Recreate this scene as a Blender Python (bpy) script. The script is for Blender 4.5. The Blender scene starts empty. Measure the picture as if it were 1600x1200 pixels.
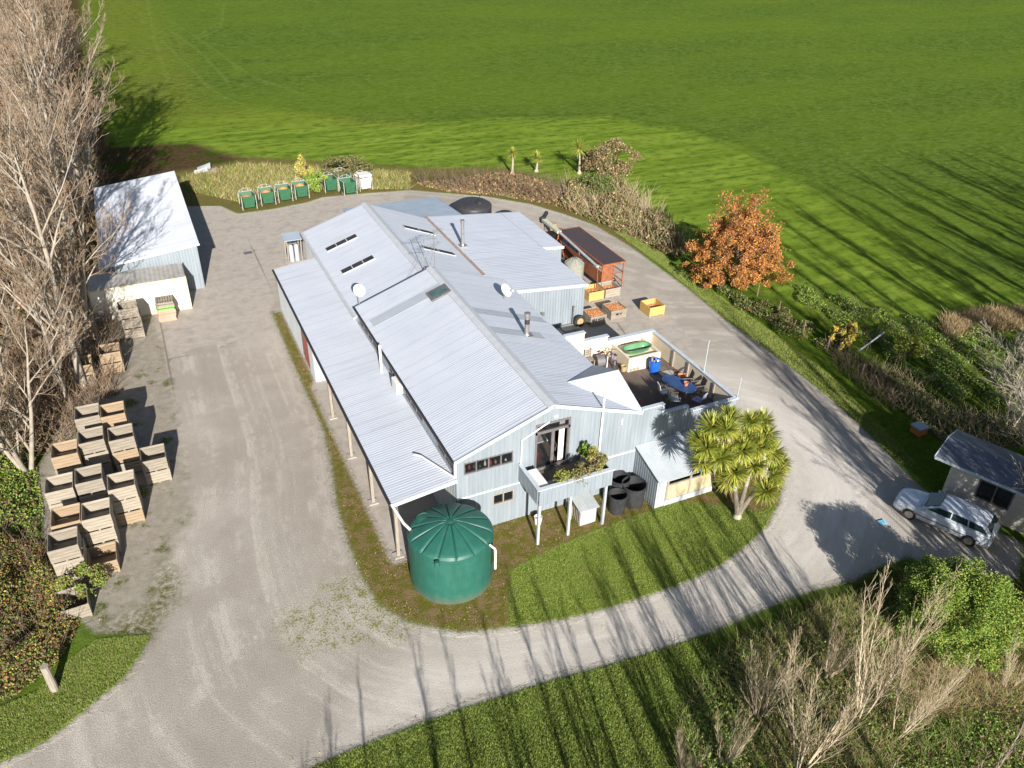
import bpy, math, random
import numpy as np
from mathutils import Vector
R = math.radians
sc = bpy.context.scene
col = sc.collection
# ---------------------------------------------------------------- camera, sky, sun, exposure
FL, PITCH, ROLL, YAW, CH = 1255.377, R(32.46726), R(1.44974), R(-25.59952), 26.0
_f0 = np.array([-math.sin(YAW), math.cos(YAW), 0]); _r0 = np.array([math.cos(YAW), math.sin(YAW), 0]); _u0 = np.array([0, 0, 1.0])
CF = _f0*math.cos(PITCH)-_u0*math.sin(PITCH); _u = _u0*math.cos(PITCH)+_f0*math.sin(PITCH)
CR = _r0*math.cos(ROLL)+_u*math.sin(ROLL); CU = _u*math.cos(ROLL)-_r0*math.sin(ROLL)
cam = bpy.data.cameras.new('Camera'); camo = bpy.data.objects.new('Camera', cam); col.objects.link(camo)
cam.sensor_width = 36; cam.lens = FL/1600*36; cam.clip_start = 0.3; cam.clip_end = 3000
from mathutils import Matrix
camo.matrix_world = Matrix([[CR[0], CU[0], -CF[0], 0], [CR[1], CU[1], -CF[1], 0], [CR[2], CU[2], -CF[2], CH], [0, 0, 0, 1]])
sc.camera = camo
w = bpy.data.worlds.new('World'); sc.world = w; w.use_nodes = True
nt = w.node_tree; sky = nt.nodes.new('ShaderNodeTexSky'); sky.sky_type = 'NISHITA'; sky.sun_disc = False
SUN_EL, SUN_AZ = R(23.8), R(180+11.3)          # the sun stands behind the viewer; azimuth clockwise from +Y
sky.sun_elevation = SUN_EL; sky.sun_rotation = SUN_AZ
nt.links.new(sky.outputs[0], nt.nodes['Background'].inputs[0]); nt.nodes['Background'].inputs[1].default_value = 0.05
sl = bpy.data.lights.new('Sun', 'SUN'); sl.energy = 5.0; sl.angle = R(0.5); sl.color = (1, 0.93, 0.84)
so = bpy.data.objects.new('Sun', sl); col.objects.link(so)
_sd = Vector((math.sin(R(11.3))*math.cos(SUN_EL), math.cos(R(11.3))*math.cos(SUN_EL), -math.sin(SUN_EL)))
so.rotation_euler = _sd.to_track_quat('-Z', 'Y').to_euler(); so.location = (0, -40, 60)
sc.view_settings.view_transform = 'Standard'; sc.view_settings.look = 'None'; sc.view_settings.exposure = 0.88
sc.render.engine = 'CYCLES'
try: sc.cycles.max_bounces = 6; sc.cycles.transparent_max_bounces = 8
except Exception: pass

# ---------------------------------------------------------------- helpers
def at(x, y, z=0.0):
    """point at height z that the photograph shows at pixel x, y (1600 x 1200)"""
    d = CF*FL+CR*(x-800)-CU*(y-600)
    k = (z-CH)/d[2]
    return np.array([d[0]*k, d[1]*k, z])
def onY(x, y, Y):
    d = CF*FL+CR*(x-800)-CU*(y-600); k = Y/d[1]
    return np.array([d[0]*k, Y, CH+d[2]*k])
RL = {}
def tag(o, label=None, cat=None, group=None, kind=None):
    if label: o['label'] = label
    if cat: o['category'] = cat
    if group: o['group'] = group
    if kind: o['kind'] = kind
    return o
def thing(name, label, cat, loc=(0, 0, 0), rz=0, group=None):
    o = bpy.data.objects.new(name, None); o.empty_display_size = 0.3; col.objects.link(o)
    o.location = loc; o.rotation_euler = (0, 0, rz); RL[o.name] = Vector(loc)
    return tag(o, label, cat, group)
def copy_tree(o, parent=None):
    c = o.copy(); col.objects.link(c)
    if parent is not None: c.parent = parent
    for ch in o.children: copy_tree(ch, c)
    return c
class MB:
    def __init__(s): s.v = []; s.f = []; s.m = []
    def add(s, vs, fs, m=0):
        n = len(s.v); s.v += [tuple(map(float, v)) for v in vs]
        for f in fs: s.f.append(tuple(i+n for i in f)); s.m.append(m)
        return s
    def box(s, a, b, m=0):
        (x0, y0, z0), (x1, y1, z1) = a, b
        x0, x1 = min(x0, x1), max(x0, x1); y0, y1 = min(y0, y1), max(y0, y1); z0, z1 = min(z0, z1), max(z0, z1)
        return s.add([(x0, y0, z0), (x1, y0, z0), (x1, y1, z0), (x0, y1, z0), (x0, y0, z1), (x1, y0, z1), (x1, y1, z1), (x0, y1, z1)],
                     [(3, 2, 1, 0), (4, 5, 6, 7), (0, 1, 5, 4), (1, 2, 6, 5), (2, 3, 7, 6), (3, 0, 4, 7)], m)
    def bar(s, p, q, wd, ht=None, m=0, up=(0, 0, 1)):
        """rectangular bar from p to q, wd across, ht along up"""
        ht = ht or wd; p = Vector(p); q = Vector(q); d = (q-p).normalized(); u = Vector(up)
        sd = d.cross(u)
        if sd.length < 1e-3: sd = d.cross(Vector((1, 0, 0)))
        sd.normalize(); u = sd.cross(d).normalized()
        vs = []
        for c in (p, q):
            for a, b in ((-1, -1), (1, -1), (1, 1), (-1, 1)): vs.append(c+sd*(a*wd/2)+u*(b*ht/2))
        return s.add(vs, [(3, 2, 1, 0), (4, 5, 6, 7), (0, 1, 5, 4), (1, 2, 6, 5), (2, 3, 7, 6), (3, 0, 4, 7)], m)
    def tube(s, pts, rs, n=8, m=0, cap=True):
        pts = [Vector(p) for p in pts]
        if not hasattr(rs, '__len__'): rs = [rs]*len(pts)
        d0 = (pts[1]-pts[0]).normalized(); a = d0.cross(Vector((0.31, 0.17, 0.93)))
        if a.length < .05: a = d0.cross(Vector((1, 0, 0)))
        a.normalize(); vs = []; fs = []
        for i, p in enumerate(pts):
            d = (pts[min(i+1, len(pts)-1)]-pts[max(i-1, 0)]).normalized()
            a = (a-d*a.dot(d)).normalized(); b = d.cross(a)
            for k in range(n):
                t = 2*math.pi*k/n; vs.append(p+(a*math.cos(t)+b*math.sin(t))*rs[i])
        for i in range(len(pts)-1):
            for k in range(n):
                k2 = (k+1) % n; fs.append((i*n+k, i*n+k2, (i+1)*n+k2, (i+1)*n+k))
        if cap: fs.append(tuple(range(n))[::-1]); fs.append(tuple(range((len(pts)-1)*n, len(pts)*n)))
        return s.add(vs, fs, m)
    def lathe(s, c, prof, n=32, m=0, cap=True):
        """prof: list of (r, z) from bottom/outside to top"""
        c = Vector(c); vs = []; fs = []
        for r, z in prof:
            for k in range(n):
                t = 2*math.pi*k/n; vs.append((c[0]+r*math.cos(t), c[1]+r*math.sin(t), c[2]+z))
        for i in range(len(prof)-1):
            for k in range(n):
                k2 = (k+1) % n; fs.append((i*n+k, i*n+k2, (i+1)*n+k2, (i+1)*n+k))
        if cap: fs.append(tuple(range(n))[::-1]); fs.append(tuple(range((len(prof)-1)*n, len(prof)*n)))
        return s.add(vs, fs, m)
    def prism(s, poly, d, m=0):
        """planar polygon (3-D points) pushed along vector d"""
        n = len(poly); P = [Vector(p) for p in poly]; d = Vector(d)
        return s.add(P+[p+d for p in P], [tuple(range(n))[::-1], tuple(range(n, 2*n))]+[(i, (i+1) % n, (i+1) % n+n, i+n) for i in range(n)], m)
    def build(s, name, mat, parent=None, smooth=False, label=None):
        me = bpy.data.meshes.new(name)
        off = Vector((0, 0, 0))
        if parent is not None:
            q = parent
            while q.parent is not None: q = q.parent
            if not s.__dict__.get('local'): off = RL.get(q.name, Vector((0, 0, 0)))
        me.from_pydata([(v[0]-off[0], v[1]-off[1], v[2]-off[2]) for v in s.v], [], s.f)
        for m in (mat if isinstance(mat, (list, tuple)) else [mat]): me.materials.append(m)
        if isinstance(mat, (list, tuple)): me.polygons.foreach_set('material_index', s.m)
        if smooth: me.polygons.foreach_set('use_smooth', [True]*len(me.polygons))
        me.validate(); me.update()
        o = bpy.data.objects.new(name, me); col.objects.link(o)
        if parent is not None: o.parent = parent
        if label: o['label'] = label
        return o
def LB(): b = MB(); b.local = True; return b
def fix_normals(o):
    import bmesh
    bm = bmesh.new(); bm.from_mesh(o.data); bmesh.ops.recalc_face_normals(bm, faces=bm.faces); bm.to_mesh(o.data); bm.free()
def npmesh(name, V, F, mats, mi=None, parent=None, smooth=False, off=(0, 0, 0)):
    """F: (n,k) int array"""
    me = bpy.data.meshes.new(name); V = np.asarray(V, dtype=np.float32)-np.array(off, dtype=np.float32); F = np.asarray(F, dtype=np.int32); n, k = F.shape
    me.vertices.add(len(V)); me.vertices.foreach_set('co', V.ravel())
    me.loops.add(n*k); me.loops.foreach_set('vertex_index', F.ravel())
    me.polygons.add(n); me.polygons.foreach_set('loop_start', np.arange(0, n*k, k, dtype=np.int32))
    try: me.polygons.foreach_set('loop_total', np.full(n, k, dtype=np.int32))
    except Exception: pass
    for m in mats: me.materials.append(m)
    if mi is not None: me.polygons.foreach_set('material_index', np.asarray(mi, dtype=np.int32))
    if smooth: me.polygons.foreach_set('use_smooth', np.ones(n, dtype=bool))
    me.update(calc_edges=True)
    o = bpy.data.objects.new(name, me); col.objects.link(o)
    if parent is not None: o.parent = parent
    return o

# ---------------------------------------------------------------- materials
class NT:
    def __init__(s, name):
        s.mat = bpy.data.materials.new(name); s.mat.use_nodes = True; s.t = s.mat.node_tree; s.b = s.t.nodes['Principled BSDF']
    def n(s, typ, **k):
        x = s.t.nodes.new('ShaderNode'+typ)
        for a, b in k.items(): setattr(x, a, b)
        return x
    def lk(s, a, b): s.t.links.new(a, b)
    def setin(s, node, i, v):
        if hasattr(v, 'default_value') or hasattr(v, 'is_linked'): s.lk(v, node.inputs[i])
        else: node.inputs[i].default_value = v
    def noise(s, vec, scale, detail=4, rough=.6):
        x = s.n('TexNoise'); x.inputs['Scale'].default_value = scale; x.inputs['Detail'].default_value = detail; x.inputs['Roughness'].default_value = rough
        if vec is not None: s.lk(vec, x.inputs['Vector'])
        return x.outputs[0]
    def math(s, op, a, b=0.0, c=None, clamp=False):
        x = s.n('Math', operation=op, use_clamp=clamp); s.setin(x, 0, a); s.setin(x, 1, b)
        if c is not None: s.setin(x, 2, c)
        return x.outputs[0]
    def rng(s, v, a, b, c=0.0, d=1.0):
        x = s.n('MapRange', clamp=True); s.setin(x, 0, v); s.setin(x, 1, a); s.setin(x, 2, b); s.setin(x, 3, c); s.setin(x, 4, d); return x.outputs[0]
    def mix(s, f, a, b, mode='MIX'):
        x = s.n('Mix', data_type='RGBA', blend_type=mode); s.setin(x, 0, f)
        for i, v in ((6, a), (7, b)):
            if isinstance(v, tuple): v = (*v[:3], 1)
            s.setin(x, i, v)
        return x.outputs[2]
    def attr(s, name): return s.n('Attribute', attribute_name=name).outputs['Fac']
    def coord(s, w='Object'): return s.n('TexCoord').outputs[w]
    def mapv(s, vec, scale=(1, 1, 1), rot=(0, 0, 0)):
        x = s.n('Mapping'); s.lk(vec, x.inputs[0]); x.inputs[2].default_value = rot; x.inputs[3].default_value = scale; return x.outputs[0]
    def bump(s, h, strength=.5, dist=.05):
        x = s.n('Bump'); x.inputs[0].default_value = strength; x.inputs[1].default_value = dist; s.lk(h, x.inputs['Height']); s.lk(x.outputs[0], s.b.inputs['Normal'])
    def out(s, color, rough=.8, metal=0.0, spec=None):
        if isinstance(color, tuple): color = (*color[:3], 1)
        s.setin(s.b, 'Base Color', color); s.setin(s.b, 'Roughness', rough); s.b.inputs['Metallic'].default_value = metal
        if spec is not None: s.b.inputs['Specular IOR Level'].default_value = spec
        return s.mat
def mk(name, c, c2=None, sc_=4.0, rough=.7, metal=0, det=5, stretch=(1, 1, 1), bump=0, bs=30, lo=.35, hi=.65, spec=None):
    t = NT(name); v = t.mapv(t.coord(), stretch)
    if c2 is None: c2 = tuple(x*.82 for x in c)
    f = t.rng(t.noise(v, sc_, det), lo, hi)
    if bump: t.bump(t.noise(v, bs, 3), bump, .02)
    return t.out(t.mix(f, c, c2), rough, metal, spec)
def mk_rand(name, c, c2, c3=None, rough=.7, transl=0):
    """leaf colour varied leaf by leaf (random per island is slow: noise at leaf scale)"""
    t = NT(name); v = t.coord(); f = t.rng(t.noise(v, 9, 2), .35, .65); f2 = t.rng(t.noise(v, .9, 2), .35, .65)
    k = t.mix(f, c, c2)
    if c3: k = t.mix(t.math('MULTIPLY', f2, .7), k, c3)
    return t.out(k, rough)
t = NT('roof_white_steel'); v = t.coord(); c = t.mix(t.rng(t.noise(v, .5, 5), .3, .7), (.545, .59, .675), (.495, .54, .625))
c = t.mix(t.math('MULTIPLY', t.rng(t.noise(t.mapv(v, (.22, 2.6, 1)), 1.0, 6, .7), .52, .72), .35), c, (.33, .34, .38)); c = t.mix(t.math('MULTIPLY', t.rng(t.noise(v, 6, 5, .8), .60, .72), .35), c, (.28, .27, .25))
sp = t.n('TexWave', bands_direction='Y'); sp.inputs['Scale'].default_value = .37; t.lk(v, sp.inputs[0]); c = t.mix(t.rng(sp.outputs[1], 0, .012, .35, 0), c, (.2, .21, .23)); m_roof = t.out(c, .42)
m_roofd = mk('roof_shade_grey_steel', (.36, .43, .52), (.30, .37, .46), 1.0, .5)  # darker roof grey with shade put in, for the rear lean-to
m_ridge = mk('ridge_flashing', (.50, .53, .57), (.44, .47, .52), 3, .5)
m_wall = mk("wall_blue_grey", (.26, .305, .345), (.21, .25, .29), 1.1, .6, stretch=(2.5, 2.5, .35))
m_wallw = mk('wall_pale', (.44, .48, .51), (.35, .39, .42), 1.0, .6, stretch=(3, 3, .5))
m_trim = mk('trim_pale_blue', (.52, .58, .64), (.44, .50, .57), 3, .5)
m_white = mk('white_paint', (.80, .80, .79), (.68, .68, .67), 3, .45)
m_black = mk('black_gutter', (.025, .025, .028), (.04, .035, .035), 5, .5)
m_frame = mk('window_frame_grey', (.16, .15, .16), (.12, .11, .12), 5, .5)
m_glassd = mk('dark_glass', (.018, .022, .026), (.035, .04, .042), 2, .08)
m_cream = mk('cream_plaster', (.72, .64, .50), (.62, .55, .42), 1.6, .85, lo=.3, hi=.7)
m_deck = None
m_wood = mk('weathered_post', (.34, .31, .26), (.24, .21, .17), 6, .85, stretch=(3, 3, .5))
m_conc = mk('concrete', (.42, .40, .37), (.33, .31, .28), 2, .9)
m_rust = mk('rusty_steel', (.34, .12, .05), (.20, .07, .035), 5, .85)
m_rusty = mk('rust_flashing', (.25, .15, .10), (.38, .33, .30), 8, .8)
m_dark = mk('dark_interior', (.02, .018, .016), (.03, .028, .025), 3, .9)
t = NT('green_tank_plastic'); v = t.coord(); c = t.mix(t.rng(t.noise(v, 1.5, 5), .35, .65), (.014, .098, .074), (.020, .118, .090)); c = t.mix(t.math('MULTIPLY', t.rng(t.noise(t.mapv(v, (3, 3, .35)), 1.2, 6, .7), .5, .7), .35), c, (.06, .15, .125))
zz = t.n('SeparateXYZ'); t.lk(v, zz.inputs[0]); c = t.mix(t.math('MULTIPLY', t.rng(t.math('SUBTRACT', zz.outputs[2], t.noise(v, 2.5, 4)), -.45, -.05, 1, 0), .45), c, (.16, .13, .09)); t.bump(t.noise(v, 4, 3), .15, .02); m_tank = t.out(c, .5)
m_pipe = mk('white_pipe', (.80, .80, .78), (.7, .7, .68), 6, .35)
m_steel = mk('galvanised_steel', (.45, .45, .44), (.32, .31, .30), 8, .35, .7)
m_tyre = mk('tyre_rubber', (.022, .021, .02), (.035, .033, .03), 10, .8)
m_blackp = mk('black_plastic', (.028, .03, .034), (.045, .045, .05), 4, .5)
# ---------------------------------------------------------------- ground
def W(poly, z=0): return [tuple(at(x, y, z)[:2]) for x, y in poly]
GRAVEL = W([(-40, 1205), (0, 1192), (60, 1165), (110, 1130), (150, 1095), (190, 1062), (215, 1030), (238, 990), (150, 990), (115, 960), (105, 900), (70, 850), (58, 740), (100, 640), (130, 560),
    (150, 500), (150, 400), (160, 300), (270, 290), (292, 322), (345, 322), (372, 334), (430, 326), (480, 316), (505, 308), (560, 303), (640, 297), (700, 302), (760, 307), (830, 319), (880, 334), (930, 352),
    (985, 385), (1030, 418), (1080, 455), (1130, 497), (1180, 533), (1230, 570), (1280, 607), (1330, 652), (1370, 690), (1400, 722), (1425, 748), (1475, 790), (1600, 850), (1590, 905), (1500, 900), (1420, 870),
    (1375, 885), (1330, 908), (1270, 922), (1230, 936), (1180, 957), (1120, 983), (1060, 1005), (1000, 1023), (940, 1041), (870, 1060), (800, 1082), (720, 1107), (650, 1132), (590, 1157), (540, 1177), (490, 1197),
    (430, 1235), (330, 1330)])+[(-6.5, 12.8), (-14, 9.5), (-26, 6), (-60, -2), (-140, -20), (-142, -13), (-62, 4), (-28, 12), (-17, 16.8)]
ISLAND = W([(425, 488), (436, 515), (455, 560), (480, 615), (503, 665), (517, 720), (527, 790), (545, 850), (565, 900), (592, 945), (640, 973), (720, 988), (800, 980), (880, 968), (950, 950), (1020, 928),
    (1080, 906), (1130, 880), (1170, 850), (1200, 820), (1218, 785), (1224, 750), (1213, 715), (1180, 690), (1152, 676)])+[(25.1, 28), (19, 33), (10, 50), (7.3, 51.2)]
LAWN = W([(797, 977), (795, 930), (800, 890), (850, 862), (920, 832), (1000, 803), (1060, 785), (1130, 790), (1190, 800), (1212, 790), (1195, 825), (1168, 850), (1130, 880), (1080, 905), (1020, 927), (950, 949), (880, 966)])
OLDC = W([(245, 500), (262, 560), (272, 620), (283, 690), (292, 740), (300, 800), (275, 860), (245, 890), (240, 935), (190, 965), (150, 985), (100, 950), (50, 740), (120, 560), (190, 480)])
PAD = W([(372, 334), (345, 322), (292, 325), (316, 450), (305, 495), (250, 500), (262, 560), (300, 545), (400, 525), (430, 470), (430, 410), (395, 380)])
YARD = W([(395, 380), (372, 334), (430, 326), (560, 303), (640, 300), (560, 380), (480, 420), (430, 420)])
APRON = W([(870, 520), (880, 440), (905, 425), (978, 440), (1010, 462), (1055, 500), (1080, 530), (1090, 555), (1060, 545), (1020, 520), (950, 530)])
VER = [(6.45, 25.3), (9.9, 25.3), (9.9, 51.6), (6.8, 51.6), (6.8, 42), (6.45, 41)]
SHORT = W([(140, 200), (420, 168), (600, 192), (780, 186), (950, 182), (1080, 205), (1180, 240), (1260, 290), (1350, 342), (1480, 412), (1700, 520), (1700, 700), (1400, 640), (1150, 460), (1000, 350), (900, 300), (640, 262), (300, 250), (150, 240)])
DRY = W([(255, 228), (330, 240), (470, 250), (640, 262), (800, 262), (900, 300), (1000, 345), (1060, 400), (1000, 395), (900, 342), (800, 312), (700, 300), (560, 303), (430, 326), (372, 334), (345, 322), (292, 322), (270, 280)])
WEED = W([(-300, 1150), (0, 1080), (60, 1010), (110, 960), (100, 900), (60, 850), (50, 740), (100, 640), (130, 560), (150, 500), (165, 300), (270, 270), (380, 250), (300, 222), (180, 230), (140, 150), (130, 60), (125, -20), (-100, -60), (-300, 300)])
BANK = W([(1040, 1230), (1060, 1090), (1120, 1000), (1190, 965), (1270, 925), (1330, 908), (1400, 880), (1600, 900), (1800, 900), (1700, 1400), (1100, 1400)])
RVERGE = W([(1060, 400), (1150, 440), (1300, 500), (1450, 560), (1700, 600), (1800, 900), (1470, 780), (1400, 700), (1290, 600), (1180, 510)])
MOSSY = W([(150, 990), (240, 935), (245, 890), (262, 870), (285, 905), (275, 935), (255, 965), (235, 1000), (215, 1030), (150, 1085), (140, 1040)])
SPOTS = W([(430, 985), (440, 955), (480, 945), (520, 900), (560, 890), (600, 930), (640, 975), (640, 1000), (600, 1000), (560, 1010), (500, 1015), (470, 1030)])
def sdist(P, poly):
    """signed distance, positive inside"""
    poly = np.array(poly, float); n = len(poly); best = np.full(len(P), 1e9); inside = np.zeros(len(P), bool)
    for i in range(n):
        a = poly[i]; b = poly[(i+1) % n]; ab = b-a; t = np.clip(((P-a)@ab)/max(ab@ab, 1e-9), 0, 1)
        d = np.hypot(*(P-a-t[:, None]*ab).T); best = np.minimum(best, d)
        c = ((a[1] > P[:, 1]) != (b[1] > P[:, 1]))
        xx = (b[0]-a[0])*(P[:, 1]-a[1])/((b[1]-a[1]) if abs(b[1]-a[1]) > 1e-9 else 1e-9)+a[0]
        inside ^= c & (P[:, 0] < xx)
    return np.where(inside, best, -best)
def pdist(P, line):
    best = np.full(len(P), 1e9); line = np.array(line, float)
    for a, b in zip(line[:-1], line[1:]):
        ab = b-a; t = np.clip(((P-a)@ab)/max(ab@ab, 1e-9), 0, 1); best = np.minimum(best, np.hypot(*(P-a-t[:, None]*ab).T))
    return best
xs = np.concatenate([[-900, -500, -300, -200, -140, -100, -75, -60, -50, -42], np.arange(-36, 56, .3), np.arange(56, 130, 1.2), [135, 145, 160, 180, 220, 300, 450, 700, 1200]])
ys = np.concatenate([[-600, -300, -150, -80, -40, -20, -8], np.arange(-2, 92, .3), np.arange(92, 170, .8), np.arange(170, 260, 3), [265, 280, 300, 340, 400, 500, 700, 1000, 1500]])
GX, GY = np.meshgrid(xs, ys); P2 = np.stack([GX.ravel(), GY.ravel()], 1)
near = (np.abs(P2[:, 0]) < 400) & (P2[:, 1] < 400)
def sd_(poly, cap=4.0):
    o = np.full(len(P2), -cap); o[near] = np.clip(sdist(P2[near], poly), -cap, cap); return o
sg = np.maximum(np.minimum(sd_(GRAVEL), -sd_(ISLAND)), sd_(VER))
A = dict(g=sg, lawn=sd_(LAWN), old=sd_(OLDC), isl=sd_(ISLAND), short=sd_(SHORT, 12), dry=sd_(DRY), weed=sd_(WEED), bank=sd_(BANK), rv=sd_(RVERGE), moss=sd_(MOSSY), spot=sd_(SPOTS))
WORN = W([(150, 0), (240, 0), (290, 90), (330, 160), (480, 175), (640, 185), (640, 200), (420, 195), (300, 200), (170, 190), (140, 90)]); A['worn'] = sd_(WORN, 12)
PALE = W([(640, 1030), (900, 985), (1100, 910), (1210, 830), (1230, 760), (1200, 700), (1150, 640), (1100, 575), (1180, 590), (1300, 690), (1370, 760), (1380, 830), (1300, 890), (1150, 950), (950, 1020), (700, 1090), (560, 1140)])
A['pale'] = sd_(PALE)
A['conc'] = np.maximum.reduce([sd_(PAD), sd_(YARD), sd_(APRON), sd_(VER)])
LINES = [[(262, 30), (310, 60), (355, 92), (395, 120), (480, 150)], [(262, 45), (305, 75), (350, 120), (360, 135)], [(300, 62), (350, 30)], [(310, 60), (345, 45), (350, 5)], [(260, 12), (350, 10)],
         [(250, 60), (300, 110), (330, 140), (400, 175)], [(640, 195), (800, 188), (960, 182)], [(230, 0), (240, 60), (265, 130)], [(355, 92), (375, 112), (350, 122)]]
tr = np.full(len(P2), 9.0); Pn = P2[near]; tn = np.full(len(Pn), 9.0)
for L in LINES: tn = np.minimum(tn, pdist(Pn, W(L)))
tr[near] = tn; A['track'] = tr
jl = np.full(len(Pn), 9.0)
for L in [[(372, 334), (400, 400), (430, 468)], [(250, 500), (262, 560), (275, 640), (290, 740)], [(262, 562), (340, 545), (400, 520)], [(322, 392), (400, 390)]]: jl = np.minimum(jl, pdist(Pn, W(L)))
j_ = np.full(len(P2), 9.0); j_[near] = jl; A['joint'] = j_
# distance along the outer/inner edge: wheel lanes run at a fixed distance from the island
A['lane'] = np.where(near, 0, 9.0); A['lane'][near] = -np.clip(sdist(P2[near], ISLAND), -30, 30)
ny, nx = GX.shape
idx = np.arange(ny*nx).reshape(ny, nx)
F = np.stack([idx[:-1, :-1].ravel(), idx[:-1, 1:].ravel(), idx[1:, 1:].ravel(), idx[1:, :-1].ravel()], 1)
rs = np.random.RandomState(3)
def fnoise(P, s, seed):
    r = np.random.RandomState(seed); o = 0
    for k in range(7):
        a = r.rand()*6.28; fr = s*(1.0+r.rand()*1.5); o = o+np.sin(P[:, 0]*math.cos(a)*fr+P[:, 1]*math.sin(a)*fr+r.rand()*6.28)
    return o/7
Z = np.zeros(len(P2))
rough_ = np.clip(-A['g']-.3, 0, 1)*np.clip(-A['lawn']/1.0+.3, .15, 1)
Z += rough_*(.05*fnoise(P2, 2.0, 1)+.05*fnoise(P2, .5, 2))*(np.clip(A['isl'], -1, 0)*-1*.8+.2)
Z[(np.abs(P2[:, 0]) > 300) | (P2[:, 1] > 300)] = 0

t = NT('ground_surface'); C = t.coord()
n1 = t.noise(C, .35, 5); n2 = t.noise(C, 2.2, 5); n3 = t.noise(C, 11, 4, .7); n4 = t.noise(C, 22, 3, .7)
def mask(a, amp=1.2, wd=.25, nn=None):
    x = t.math('ADD', t.attr(a), t.math('MULTIPLY', t.math('SUBTRACT', nn or n2, .5), amp*2)); return t.rng(x, -wd, wd)
# paddock
pad = t.mix(t.rng(n2, .3, .7), (.115, .185, .034), (.16, .245, .050)); pad = t.mix(t.rng(n1, .35, .7), pad, (.10, .165, .022))
pad = t.mix(t.math('MULTIPLY', t.rng(n3, .45, .75), .75), pad, (.040, .082, .010))
shortc = t.mix(t.rng(n3, .3, .7), (.22, .33, .04), (.31, .42, .06)); shortc = t.mix(t.rng(t.noise(t.mapv(C, (.12, .9, 1), (0, 0, R(18))), .8, 4), .4, .62), shortc, (.14, .235, .025))
pad = t.mix(t.math('MULTIPLY', mask('short', 1.5, 1.0, n1), .95), pad, shortc)
we = t.rng(t.math('ABSOLUTE', t.math('ADD', t.attr('short'), t.math('MULTIPLY', n2, 1.2))), .25, .9, .6, 0); pad = t.mix(t.math('MULTIPLY', we, t.rng(n3, .35, .6)), pad, (.04, .08, .012))
pad = t.mix(t.math('MULTIPLY', mask('worn', 2.0, 2.0, n1), t.rng(n2, .4, .62, .1, .75)), pad, (.24, .25, .045))
tk = t.rng(t.math('ADD', t.attr('track'), t.math('MULTIPLY', n2, .25)), .15, .55, 1, 0)
pad = t.mix(t.math('MULTIPLY', tk, .55), pad, (.20, .27, .06))
fl = t.rng(t.noise(t.mapv(C, (.6, 1.3, 1)), 1.1, 4, .6), .48, .64); pad = t.mix(t.math('MULTIPLY', fl, .6), pad, (.038, .078, .012)); fl2 = t.rng(t.noise(t.mapv(C, (.7, 1.2, 1), (0, 0, .4)), 1.7, 4, .6), .52, .66); pad = t.mix(t.math('MULTIPLY', fl2, .55), pad, (.22, .31, .055))
wide = t.rng(t.noise(t.mapv(C, (.02, .05, 1), (0, 0, -.5)), 1.0, 4), .4, .6); pad = t.mix(t.math('MULTIPLY', wide, .35), pad, (.16, .25, .025))
yel = t.math('MULTIPLY', t.rng(t.noise(C, .8, 3), .62, .72), t.rng(n3, .5, .6)); pad = t.mix(t.math('MULTIPLY', yel, .5), pad, (.32, .30, .03))
# dry verge, weeds, bank
dry = t.mix(t.rng(n2, .35, .65), (.22, .17, .07), (.13, .15, .035)); dry = t.mix(t.rng(n3, .5, .7), dry, (.33, .24, .12))
c = t.mix(mask('dry', 1.0, .6), pad, dry)
lush = t.mix(t.rng(n2, .35, .65), (.075, .14, .015), (.14, .20, .025)); lush = t.mix(t.rng(n3, .5, .7), lush, (.02, .045, .008))
c = t.mix(mask('rv', .8, .5), c, lush)
weed = t.mix(t.rng(n2, .35, .65), (.075, .05, .028), (.14, .10, .05)); weed = t.mix(t.rng(n1, .5, .62), weed, (.06, .10, .015)); weed = t.mix(t.rng(n4, .5, .7), weed, (.03, .02, .012))
c = t.mix(mask('weed', 1.0, .8), c, weed)
bank = t.mix(t.rng(n2, .38, .62), (.13, .11, .045), (.055, .10, .015)); bank = t.mix(t.rng(n3, .5, .7), bank, (.04, .035, .015))
c = t.mix(mask('bank', .9, .6), c, bank)
# island: leaf litter and moss
lit = t.mix(t.rng(n3, .35, .65), (.24, .17, .085), (.32, .24, .12)); lit = t.mix(t.rng(n2, .42, .56), lit, (.17, .17, .03))
vo = t.n('TexVoronoi'); vo.inputs['Scale'].default_value = 7; t.lk(C, vo.inputs['Vector'])
lit = t.mix(t.rng(vo.outputs['Distance'], .05, .12, 1, 0), lit, (.45, .33, .2))
lit = t.mix(t.rng(t.noise(C, 24, 2), .52, .7), lit, (.11, .08, .04))
lawnc = t.mix(t.rng(n3, .35, .65), (.17, .26, .03), (.23, .32, .045)); lawnc = t.mix(t.math('MULTIPLY', t.rng(n4, .5, .7), .6), lawnc, (.03, .06, .006))
lit = t.mix(mask('lawn', .35, .2), lit, lawnc)
c = t.mix(mask('isl', .25, .25), c, lit)
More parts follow.
